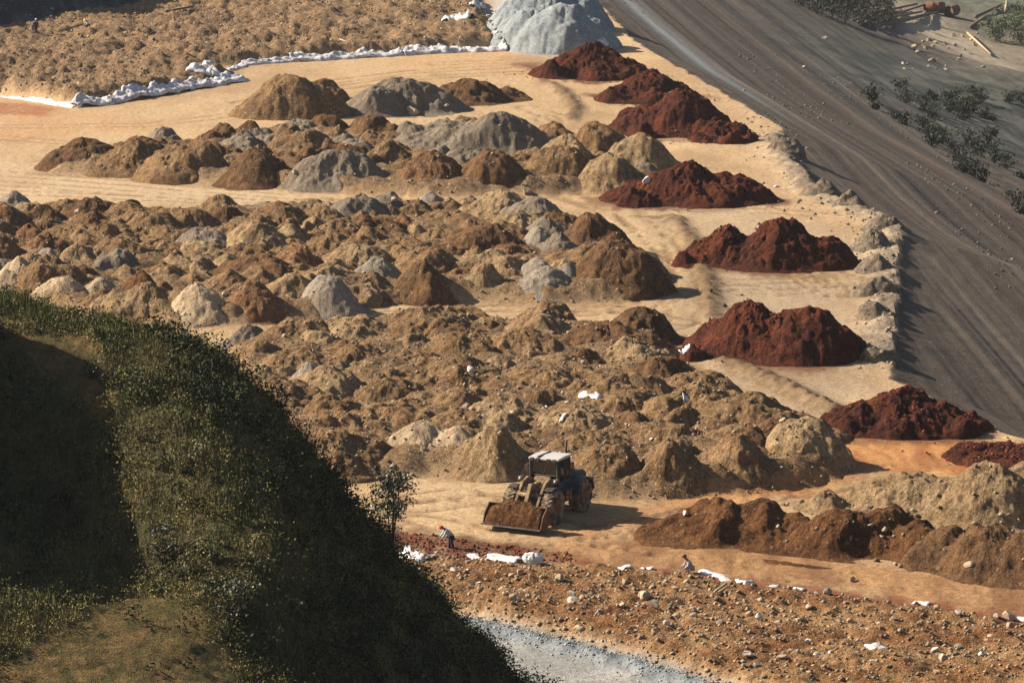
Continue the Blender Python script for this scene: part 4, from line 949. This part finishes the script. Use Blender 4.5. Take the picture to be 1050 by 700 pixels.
MB().tube([(-.7, -2.0, 1.45), (.7, -2.0, 1.45)], .11, 10).tube([(-.75, -2.7, .62), (.75, -2.7, .62)], .09, 10).build('cross_tube', M['dust'], L, True)
MB().prism([(-1.55, 1.62), (-1.72, 1.98), (-1.95, 2.0), (-2.35, 1.35), (-2.6, .95), (-2.5, .85), (-2.2, 1.2)], -.10, .10).build('bell_crank', M['dust'], L, bevel=.02)
MB().tube([(0, -.7, 1.75), (0, -1.3, 1.86)], .12, 10).tube([(0, -1.3, 1.86), (0, -1.75, 1.93)], .06, 10).build('tilt_cylinder', M['dust'], L, True)
MB().prism([(-.35, 1.3), (-.35, 2.1), (-.55, 2.12), (-1.05, 1.75), (-1.2, 1.35)], -.42, .42).build('front_cowl', M['dust'], L, bevel=.04)
# bucket: curved shell, side plates, lip
cur = [(-4.05, .30), (-3.55, .20), (-3.2, .22), (-2.98, .38), (-2.88, .66), (-2.92, .98), (-3.08, 1.28), (-3.28, 1.46)]
inn = [(a - .05 if i > 3 else a, b + (.05 if i < 5 else -.02)) for i, (a, b) in enumerate(cur)][::-1]
bk = MB().prism(cur + inn, -1.5, 1.5).build('bucket', M['steel'], L)
for s in (-1, 1): MB().prism([(-4.0, .33), (-3.5, .22), (-3.0, .40), (-2.90, .70), (-3.10, 1.28), (-3.30, 1.44), (-3.75, 1.0)], s * 1.5 - .03, s * 1.5 + .03).build('side_plate', M['steel'], bk, bevel=.01)
bk.scale = (1.07, 1, .84)
MB().prism([(-4.22, .29), (-3.95, .25), (-3.95, .33), (-4.2, .33)], -1.56, 1.56).build('cutting_edge', M['grime'], bk)
for k in range(7): pass
# load of soil in the bucket: its own thing
n1, n2 = 60, 34; uu, vv = np.meshgrid(np.linspace(-1, 1, n1), np.linspace(0, 1, n2)); yy_ = -4.02 + vv * .98; xx_ = uu * 1.44
ht = .42 + (1.15 * np.sin(np.clip(vv * 1.9, 0, 1.75)) ) * (1 - .42 * np.abs(uu) ** 2.5) + .14 * fbm(xx_ * 1.6 + 3, yy_ * 1.6, 4, 400) + .07 * lumps(xx_, yy_, .25, 401)
ht = np.where((vv < .03) | (vv > .97) | (np.abs(uu) > .97), .34, ht)
ld = link('soil_load', np_mesh('soil_load', np.stack([xx_, yy_, ht], -1).reshape(-1, 3), grid_faces(n2, n1)), M['umber']); ld.scale = (1.07, 1, .86); ld.location = (LX, LY, LZ); ld.rotation_euler = (0, 0, yaw); tag(ld, 'heaped load of dark brown soil in the loader bucket', 'soil')
# cab
cb = MB().prism([(-.42, 1.35), (-.42, 2.10), (1.10, 2.10), (1.10, 1.35)], -.80, .80).build('cab', M['blue_paint'], L, bevel=.03)
for (px_, py_) in ((-.76, -.36), (.76, -.36), (-.76, 1.04), (.76, 1.04), (-.78, .42), (.78, .42)): MB().tube([(px_ * .98, py_, 2.08), (px_ * .96, py_ * .94 + .02, 3.22)], .05, 6).build('pillar', M['blue_paint'], cb)
def pane(vs): 
    m_ = MB(); c0 = sum((Vector(v) for v in vs), Vector()) / 4; nn = (Vector(vs[1]) - Vector(vs[0])).cross(Vector(vs[3]) - Vector(vs[0])).normalized() * .012
    m_._add([Vector(v) - nn for v in vs] + [Vector(v) + nn for v in vs], [(0, 1, 2, 3), (7, 6, 5, 4), (0, 4, 5, 1), (1, 5, 6, 2), (2, 6, 7, 3), (3, 7, 4, 0)]); return m_
pane([(-.70, -.37, 2.12), (.70, -.37, 2.12), (.68, -.33, 3.18), (-.68, -.33, 3.18)]).build('windscreen', M['glass'], cb)
for s in (-1, 1):
    pane([(s * .765, -.30, 2.12), (s * .765, .37, 2.12), (s * .745, .36, 3.18), (s * .745, -.28, 3.18)]).build('side_window', M['glass'], cb)
    pane([(s * .765, .47, 2.12), (s * .765, .99, 2.12), (s * .745, .95, 3.18), (s * .745, .46, 3.18)]).build('side_window', M['glass'], cb)
pane([(-.70, 1.06, 2.12), (.70, 1.06, 2.12), (.68, 1.0, 3.18), (-.68, 1.0, 3.18)]).build('rear_window', M['glass'], cb)
rf = MB().prism([(-.50, 3.22), (-.49, 3.32), (.2, 3.37), (1.08, 3.34), (1.10, 3.22)], -.84, .84).build('roof', M['roofw'], cb, bevel=.03)
MB().box((-.32, .25, 3.375), (.07, 1.45, .05)).build('roof_seam', M['grime'], rf)
for s in (-.62, -.3, .3, .62): MB().box((s, -.50, 3.24), (.2, .1, .16)).build('roof_light', M['grime'], rf, bevel=.02)
for s in (-.76, .76): MB().tube([(s, -.42, 2.1), (s, -.42, 3.22)], .06, 6).build('guard_bar', M['blue_paint'], cb)
MB().tube([(-.68, -.41, 2.45), (.68, -.41, 2.45)], .03, 6).tube([(-.2, -.42, 2.14), (.1, -.43, 2.75)], .015, 5).build('windscreen_wiper', M['grime'], cb)
for s in (-.3, .3):
    MB().tube([(s, -.75, 1.5), (s * 1.2, -1.1, 1.95), (s * 1.3, -1.7, 1.75), (s * 1.2, -2.1, 1.3)], .035, 6).build('hydraulic_hose', M['grime'], L, True)
st = MB().box((0, .55, 2.15), (.5, .5, .14)).box((0, .80, 2.5), (.48, .12, .7)).build('seat', M['seat'], cb, bevel=.04)
MB().tube([(0, -.05, 2.05), (0, .10, 2.42)], .03, 6).lathe([(-.015, .17), (.015, .17), (.015, .2), (-.015, .2)], (0, .1, 2.44), 16).build('steering_wheel', M['grime'], cb)
for s in (-1, 1):
    MB().box((s * 1.0, -.40, 2.75), (.2, .05, .34)).tube([(s * .80, -.36, 3.0), (s * 1.0, -.40, 2.9)], .02, 6).build('mirror', M['grime'], cb)
cb.location.z = -.30
# engine hood, side doors, rear fenders, counterweight, exhaust, ladder, tank
hd = MB().prism([(1.12, 1.2), (1.12, 2.28), (2.6, 2.16), (3.0, 1.95), (3.0, 1.2)], -.72, .72).build('engine_hood', M['blue_paint'], L, bevel=.05)
hd.location.z = -.22
MB().prism([(1.25, 2.27), (1.3, 2.66), (2.0, 2.62), (2.06, 2.2)], -.52, .52).build('air_intake_housing', M['blue_paint'], hd, bevel=.03)
for s in (-1, 1):
    MB().box((s * .528, 1.65, 2.45), (.03, .55, .26)).build('side_panel', M['rust_panel'], hd)
    MB().box((s * .735, 1.95, 1.72), (.03, 1.2, .6)).build('side_door', M['blue_paint'], hd, bevel=.01)
    pf = [(1.55 + 1.0 * math.cos(R(a)), .82 + 1.0 * math.sin(R(a))) for a in range(15, 166, 15)]; pf2 = [(1.55 + .94 * math.cos(R(a)), .82 + .94 * math.sin(R(a))) for a in range(165, 14, -15)]
    MB().prism(pf + pf2, s * 1.06 - .36, s * 1.06 + .36).build('rear_fender', M['blue_paint'], L)
    ldd = MB().box((s * 1.0, .05, 1.42), (.5, .9, .06)).box((s * 1.12, -.1, .62), (.36, .07, .04)).box((s * 1.12, -.1, .92), (.36, .07, .04)).box((s * 1.12, -.1, 1.2), (.36, .07, .04))
    for q in (-.17, .17): ldd.tube([(s * 1.12 + q, -.1, .55), (s * 1.12 + q, -.1, 1.42)], .025, 6)
    ldd.build('ladder', M['grime'], L)
    MB().tube([(s * 1.2, .15, 1.45), (s * 1.2, .15, 2.2), (s * 1.0, .3, 2.4)], .022, 6).build('handrail', M['blue_paint'], L)
    MB().box((s * .82, .35, 1.05), (.5, .75, .5)).build('fuel_tank', M['rust_panel'] if s > 0 else M['blue_paint'], L, bevel=.06)
MB().prism([(2.7, .7), (2.7, 1.5), (3.1, 1.45), (3.15, .8)], -1.1, 1.1).build('counterweight', M['blue_paint'], L, bevel=.06)
MB().tube([(.35, 1.4, 2.2), (.35, 1.4, 3.5), (.35, 1.47, 3.62)], .06, 10).build('exhaust', M['grime'], L, True)

# ------------------------------------------------------------------ people
def skin(name, verts, edges, radii, m, parent=None, sub=2):
    me = bpy.data.meshes.new(name); me.from_pydata(verts, edges, []); o = bpy.data.objects.new(name, me); COL.objects.link(o)
    md = o.modifiers.new('skin', 'SKIN'); md.use_smooth_shade = True; ss = o.modifiers.new('sub', 'SUBSURF'); ss.levels = ss.render_levels = sub
    for i, r in enumerate(radii):
        me.skin_vertices[0].data[i].radius = (r, r) if not isinstance(r, tuple) else r; me.skin_vertices[0].data[i].use_root = (i == 0)
    dg = bpy.context.evaluated_depsgraph_get(); me2 = bpy.data.meshes.new_from_object(o.evaluated_get(dg)); me2.name = name
    bpy.data.objects.remove(o); me2.materials.clear()
    return link(name, me2, m, parent)
def mk(name, c): M[name] = plain(name, c, .85, .15, .15, 6); return M[name]
mk('skin_tone', (.28, .15, .09)); mk('pale_blue_cloth', (.42, .48, .56)); mk('dark_trousers', (.03, .035, .05)); mk('pink_cloth', (.45, .06, .07)); mk('navy_cloth', (.03, .045, .09)); mk('white_cloth', (.7, .7, .7)); mk('straw', (.55, .38, .12)); mk('beige_cloth', (.42, .27, .19)); mk('maroon_cloth', (.10, .04, .05)); mk('grey_cloth', (.34, .31, .29)); mk('black_hat', (.04, .035, .03)); mk('hair_black', (.01, .009, .008))
def person(loc, rz, J, label, shirt, trousers, hat, hatkind):
    """J: joint positions with the pelvis first"""
    root = tag(empty('person', loc, rz), label, 'person'); root.scale = (.86,) * 3
    nm = ['pelvis', 'waist', 'chest', 'neck', 'head', 'crown', 'face', 'lsh', 'lel', 'lwr', 'lha', 'rsh', 'rel', 'rwr', 'rha', 'lhi', 'lkn', 'lan', 'lto', 'rhi', 'rkn', 'ran', 'rto']
    ra = [.12, .12, .135, .055, .095, .075, .05, .06, .045, .032, .038, .06, .045, .032, .038, .095, .062, .042, .035, .095, .062, .042, .035]
    E = [(0, 1), (1, 2), (2, 3), (3, 4), (4, 5), (4, 6), (2, 7), (7, 8), (8, 9), (9, 10), (2, 11), (11, 12), (12, 13), (13, 14), (0, 15), (15, 16), (16, 17), (17, 18), (0, 19), (19, 20), (20, 21), (21, 22)]
    skin('body', [J[n] for n in nm], E, ra, M['skin_tone'], root)
    idx = ['waist', 'pelvis', 'chest', 'lsh', 'lel', 'lwr', 'rsh', 'rel', 'rwr']
    skin('shirt', [J[n] for n in idx], [(0, 1), (0, 2), (2, 3), (3, 4), (4, 5), (2, 6), (6, 7), (7, 8)], [.165, .155, .175, .09, .066, .052, .09, .066, .052], M[shirt], root)
    idx = ['pelvis', 'lhi', 'lkn', 'lan', 'rhi', 'rkn', 'ran']
    skin('trousers', [J[n] for n in idx], [(0, 1), (1, 2), (2, 3), (0, 4), (4, 5), (5, 6)], [.15, .12, .085, .065, .12, .085, .065], M[trousers], root)
    hd_ = Vector(J['head']); up = (Vector(J['crown']) - Vector(J['neck'])).normalized(); q = up.to_track_quat('Z', 'Y').to_matrix().to_4x4()
    b = MB()
    if hatkind == 'scarf':
        b.ell(tuple(hd_ + up * .045), (.125, .135, .115)); b.tube([hd_ + Vector((0, .10, -.02)), hd_ + Vector((0, .15, -.18))], [.07, .03], 8)
    else:
        c = hd_ + up * .07
        for prof in ([(0, .27), (.03, .25), (.05, .12), (.14, .10), (.17, .05), (.175, .0)] if hatkind == 'straw' else [(0, .135), (.06, .125), (.11, .07), (.125, 0)],):
            mm = Matrix.Translation(c) @ q @ Matrix.Rotation(-math.pi / 2, 4, 'Y'); t = MB().lathe(prof, (0, 0, 0), 18)
            bmesh.ops.transform(t.bm, matrix=mm, verts=t.bm.verts); b = t
    b.build('headscarf' if hatkind == 'scarf' else 'hat', M[hat], root, True)
    return root
def stand(stoop=.0, arm=.0, step=.12):
    """facing -y"""
    a = stoop; hip = Vector((0, 0, .88)); up = Vector((0, -math.sin(a), math.cos(a))); fw = Vector((0, -math.cos(a), -math.sin(a)))
    W = hip + up * .18; Ch = hip + up * .44; N = hip + up * .60; Hd = N + up * .13 + fw * (.03 + .05 * a); Cr = Hd + up * .09
    J = dict(pelvis=hip, waist=W, chest=Ch, neck=N, head=Hd, crown=Cr, face=Hd + fw * .09 - up * .02)
    for s, k in ((1, 'l'), (-1, 'r')):
        S = Ch + Vector((s * .19, 0, 0)) + up * .04; dn = Vector((0, -math.sin(arm), -math.cos(arm)))
        J[k + 'sh'] = S; J[k + 'el'] = S + dn * .28 + Vector((s * .05, .02, 0)); J[k + 'wr'] = J[k + 'el'] + (dn + Vector((0, -.35, 0))).normalized() * .25; J[k + 'ha'] = J[k + 'wr'] + dn * .12
        J[k + 'hi'] = hip + Vector((s * .10, 0, -.06)); J[k + 'kn'] = Vector((s * .11, s * step * .4 - .04, .46)); J[k + 'an'] = Vector((s * .12, s * step, .08)); J[k + 'to'] = Vector((s * .13, s * step - .17, .035))
    return {k: tuple(v) for k, v in J.items()}
def squat():
    hip = Vector((0, .1, .30)); J = dict(pelvis=hip, waist=hip + Vector((0, -.06, .16)), chest=hip + Vector((0, -.2, .38)), neck=hip + Vector((0, -.28, .52)), head=hip + Vector((0, -.36, .62)), crown=hip + Vector((0, -.4, .71)), face=hip + Vector((0, -.45, .59)))
    for s, k in ((1, 'l'), (-1, 'r')):
        S = Vector(J['chest']) + Vector((s * .18, 0, .04)); J[k + 'sh'] = S; J[k + 'el'] = S + Vector((s * .08, -.1, -.25)); J[k + 'wr'] = S + Vector((s * .02, -.3, -.38)); J[k + 'ha'] = S + Vector((0, -.38, -.46))
        J[k + 'hi'] = hip + Vector((s * .11, 0, 0)); J[k + 'kn'] = Vector((s * .18, -.30, .48)); J[k + 'an'] = Vector((s * .15, -.08, .08)); J[k + 'to'] = Vector((s * .17, -.26, .035))
    return {k: tuple(v) for k, v in J.items()}
x, y, z = on_ground(463, 562); person((x, y, z - .12), R(-80), stand(.75, .5), 'stooping worker in a pale blue shirt and pink red headscarf on the red soil', 'pale_blue_cloth', 'dark_trousers', 'pink_cloth', 'scarf')
x, y, z = on_ground(37, 35); person((x, y, z - .02), R(30), stand(.05, .1), 'standing person in navy clothes and white cap at the far field edge', 'navy_cloth', 'navy_cloth', 'white_cloth', 'cap')
x, y, z = on_ground(32.5, 33); person((x, y, z - .02), R(60), squat(), 'person in beige crouching beside the standing one in navy', 'beige_cloth', 'beige_cloth', 'hair_black', 'cap')
x, y, z = on_ground(90, 28.5); person((x, y, z - .02), R(-60), squat(), 'bending worker in a straw hat beside a long pole', 'white_cloth', 'maroon_cloth', 'straw', 'straw')
x, y, z = on_ground(707, 587); person((x, y, z - .02), R(-70), squat(), 'crouching worker in grey with a black hat beside the long white strip', 'grey_cloth', 'grey_cloth', 'black_hat', 'cap')
def pole(name, a, b, r, m, label, cat, group=None, n=8, lift=0.1):
    A = on_ground(*a); B = on_ground(*b); Mx = Vector(A); o = MB().tube([Vector((0, 0, r + lift)), Vector(B) - Mx + Vector((0, 0, r + lift))], [r, r * .85], n).build(name, m, None, True); o.location = A
    return tag(o, label, cat, group)
M['wood'] = plain('weathered_wood', (.17, .13, .10), .9, .15, .3, 3); M['woodp'] = plain('pale_wood', (.42, .32, .2), .85, .15, .2, 3); M['rustm'] = plain('rusted_iron', (.19, .075, .045), .85, .2, .35, 2)
pole('wooden_pole', (60, 34), (86, 27), .09, M['wood'], 'long grey pole lying beside the worker in the straw hat', 'pole')
pole('wooden_stick', (348, 42), (371, 50), .06, M['woodp'], 'pale stick lying on the far field edge by the plastic', 'stick')
pole('wooden_stick', (170, 14), (198, 9), .12, M['wood'], 'dark pole lying across the top of the far field', 'pole')

pole('wooden_stick', (733, 610), (745, 601), .06, M['woodp'], 'pale yellowish stick propped in the rubble beside the crouching worker', 'stick')
pole('wooden_stick', (736, 611), (746, 604), .05, M['woodp'], 'second pale stick, just below the yellowish one in the rubble', 'stick')
# ------------------------------------------------------------------ the valley floor
def bushat(px, py, h, r, nl, lab, grp, seed, m='far_leaf', ls=.16, name='bush', stems=4):
    x, y, z = on_ground(px, py)
    return shrub(name, (x, y, z - .2), h, r, 12, nl, ls, M[m], lab, 'bush', grp, stems=stems, seed=seed, lift=.08, stemr=.05)
TB = ((822, 6, 3.4, 2.4), (838, 14, 3.8, 2.6), (852, 20, 4.2, 2.8), (866, 24, 4.0, 2.6), (880, 24, 4.6, 3.0), (896, 27, 4.2, 2.8), (912, 24, 3.6, 2.4), (858, 6, 4.8, 3.2), (884, 8, 4.8, 3.0), (840, -2, 4.5, 3.0), (908, 8, 3.6, 2.6))
for i, (a, b, h, r) in enumerate(TB): bushat(a, b, h, r, 900, 'dark green bush in the thicket at the foot of the embankment', 'bushes of the thicket at the embankment foot', 100 + i)
M['pale_leaf'] = leafmat('pale_leaves', (.09, .12, .06), (.14, .16, .08), .6, .2)
bushat(1022, 42, 4.4, 3.0, 1500, 'large pale green bush nearest the valley track', None, 150, 'pale_leaf'); bushat(1046, 44, 4.6, 3.2, 1500, 'large pale green bush at the edge of the picture beside the other pale bush', None, 151, 'pale_leaf'); bushat(1040, 30, 4, 2.8, 1200, 'pale green bush behind the two large pale ones', None, 152, 'pale_leaf')
rs = random.Random(9)
for i in range(110):
    a = rs.uniform(890, 1050); b = rs.uniform(88, 245)
    if b < 85 + (a - 900) * .12 or b > 120 + (a - 900) * .75: continue
    bushat(a, b, rs.uniform(.7, 2.0), rs.uniform(.7, 2.2), 260, 'low dark bush on the shaded lower slope below the valley track', 'low bushes on the shaded lower slope', 200 + i, 'far_leaf', .15, 'bush', 3)
for i, (a, b) in enumerate((((874, 24), (925, 14)), ((880, 27), (935, 17)), ((888, 29), (945, 18)), ((902, 29), (955, 16)), ((910, 22), (948, 9)), ((896, 20), (940, 10)), ((918, 27), (962, 15)))):
    pole('log', a, b, .2, M['wood'], 'grey brown log in the stack of logs beside the thicket', 'log', 'logs stacked beside the thicket', 10, .2 + .25 * (i % 3))
x, y, z = on_ground(978, 17)
def drum(px, py, rz, label):
    x, y, z = on_ground(px, py); o = MB().lathe([(-1.6, .78), (-1.6, .9), (-.5, .9), (-.46, .93), (-.42, .9), (.5, .9), (.54, .93), (.58, .9), (1.6, .9), (1.6, .78), (-1.55, .78)], (0, 0, 0), 28).build('iron_drum', M['rustm'], None, True)
    o.location = (x, y, z + .9); o.rotation_euler = (0, 0, rz); tag(o, label, 'drum'); return o
drum(976, 17, R(65), 'rusty open iron drum on the valley track'); drum(958, 14, R(10), 'rusty iron drum lying behind the open one')
pole('plank', (992, 36), (1016, 58), .22, M['woodp'], 'pale plank lying along the edge of the dirt clearing', 'plank', None, 4)
pole('wooden_post', (1031, 14), (1032, 4), .25, M['woodp'], 'pale wooden prop leaning above the pale bushes', 'post')
pole('wooden_beam', (1000, 20), (1026, 8), .3, M['wood'], 'grey beam lying beside the valley track', 'beam'); pole('wooden_beam', (995, 30), (1012, 18), .25, M['wood'], 'short grey beam next to the pale bush', 'beam')
for i in range(44):
    a, b = rs.uniform(925, 1008), rs.uniform(34, 72)
    if b < 40 and a < 960: continue
    o = rock(a, b, rs.uniform(3, 8), rs.choice(('rockg', 'rock', 'rockg')), 'rock lying on the dirt clearing of the valley floor', 'rocks on the valley clearing', 'stone', .7)

# ------------------------------------------------------------------ light, air, camera
SUN_EL, SUN_BACK = R(33), R(15)
to_sun = Vector((-math.cos(SUN_EL) * math.cos(SUN_BACK), math.cos(SUN_EL) * math.sin(SUN_BACK), math.sin(SUN_EL)))
sl = bpy.data.lights.new('sun', 'SUN'); sl.energy = 5.0; sl.angle = R(.5); sl.color = (1, .89, .73)
so = bpy.data.objects.new('sun', sl); COL.objects.link(so); so.rotation_euler = to_sun.to_track_quat('Z', 'Y').to_euler(); so.location = (-60, 200, 120)
w = bpy.data.worlds.new('World'); sc.world = w; w.use_nodes = True; nt = w.node_tree; bg = nt.nodes['Background']
sky = nt.nodes.new('ShaderNodeTexSky'); sky.sky_type = 'NISHITA'; sky.sun_disc = False; sky.sun_elevation = SUN_EL; sky.sun_rotation = math.atan2(to_sun.x, to_sun.y); sky.dust_density = 2.0
nt.links.new(sky.outputs[0], bg.inputs[0]); bg.inputs[1].default_value = .05
HAZE = True
if HAZE:
    hm = bpy.data.materials.new('haze_air'); hm.use_nodes = True; t = hm.node_tree; t.nodes.clear(); o_ = t.nodes.new('ShaderNodeOutputMaterial'); pv = t.nodes.new('ShaderNodeVolumePrincipled')
    pv.inputs['Density'].default_value = .00006; pv.inputs['Color'].default_value = (.80, .86, .95, 1); pv.inputs['Anisotropy'].default_value = .2; t.links.new(pv.outputs[0], o_.inputs['Volume'])
    zmin = min(float(V[:, 2].min()), float(hz.min())) - 1; zmax = max(float(V[:, 2].max()), float(hz.max()), H) + 2
    e = 1.02; X0, X1 = min(gx.min(), -200) - 20, max(gx.max(), 200) + 20; Y0, Y1 = gy.min() - 20, gy.max() + 20
    tag(MB().box(((X0 + X1) / 2, (Y0 + Y1) / 2, (zmin + zmax) / 2), (X1 - X0, Y1 - Y0, zmax - zmin)).build('haze', hm), kind='stuff')
    print('haze', zmin, zmax)
cam = bpy.data.cameras.new('camera'); cam.sensor_width = 36; cam.lens = 36 * F / 1050; cam.clip_start = 1; cam.clip_end = 20000
co = bpy.data.objects.new('camera', cam); COL.objects.link(co); co.location = (0, 0, H); co.rotation_euler = (math.pi / 2 - TH, 0, 0); sc.camera = co
sc.view_settings.view_transform = 'Standard'; sc.view_settings.look = 'None'; sc.view_settings.exposure = 1.0; sc.view_settings.gamma = 1
sc.cycles.use_denoising = True; sc.cycles.max_bounces = 5; sc.cycles.diffuse_bounces = 2; sc.cycles.volume_bounces = 0; sc.cycles.use_adaptive_sampling = True
print('objects', len(sc.objects))
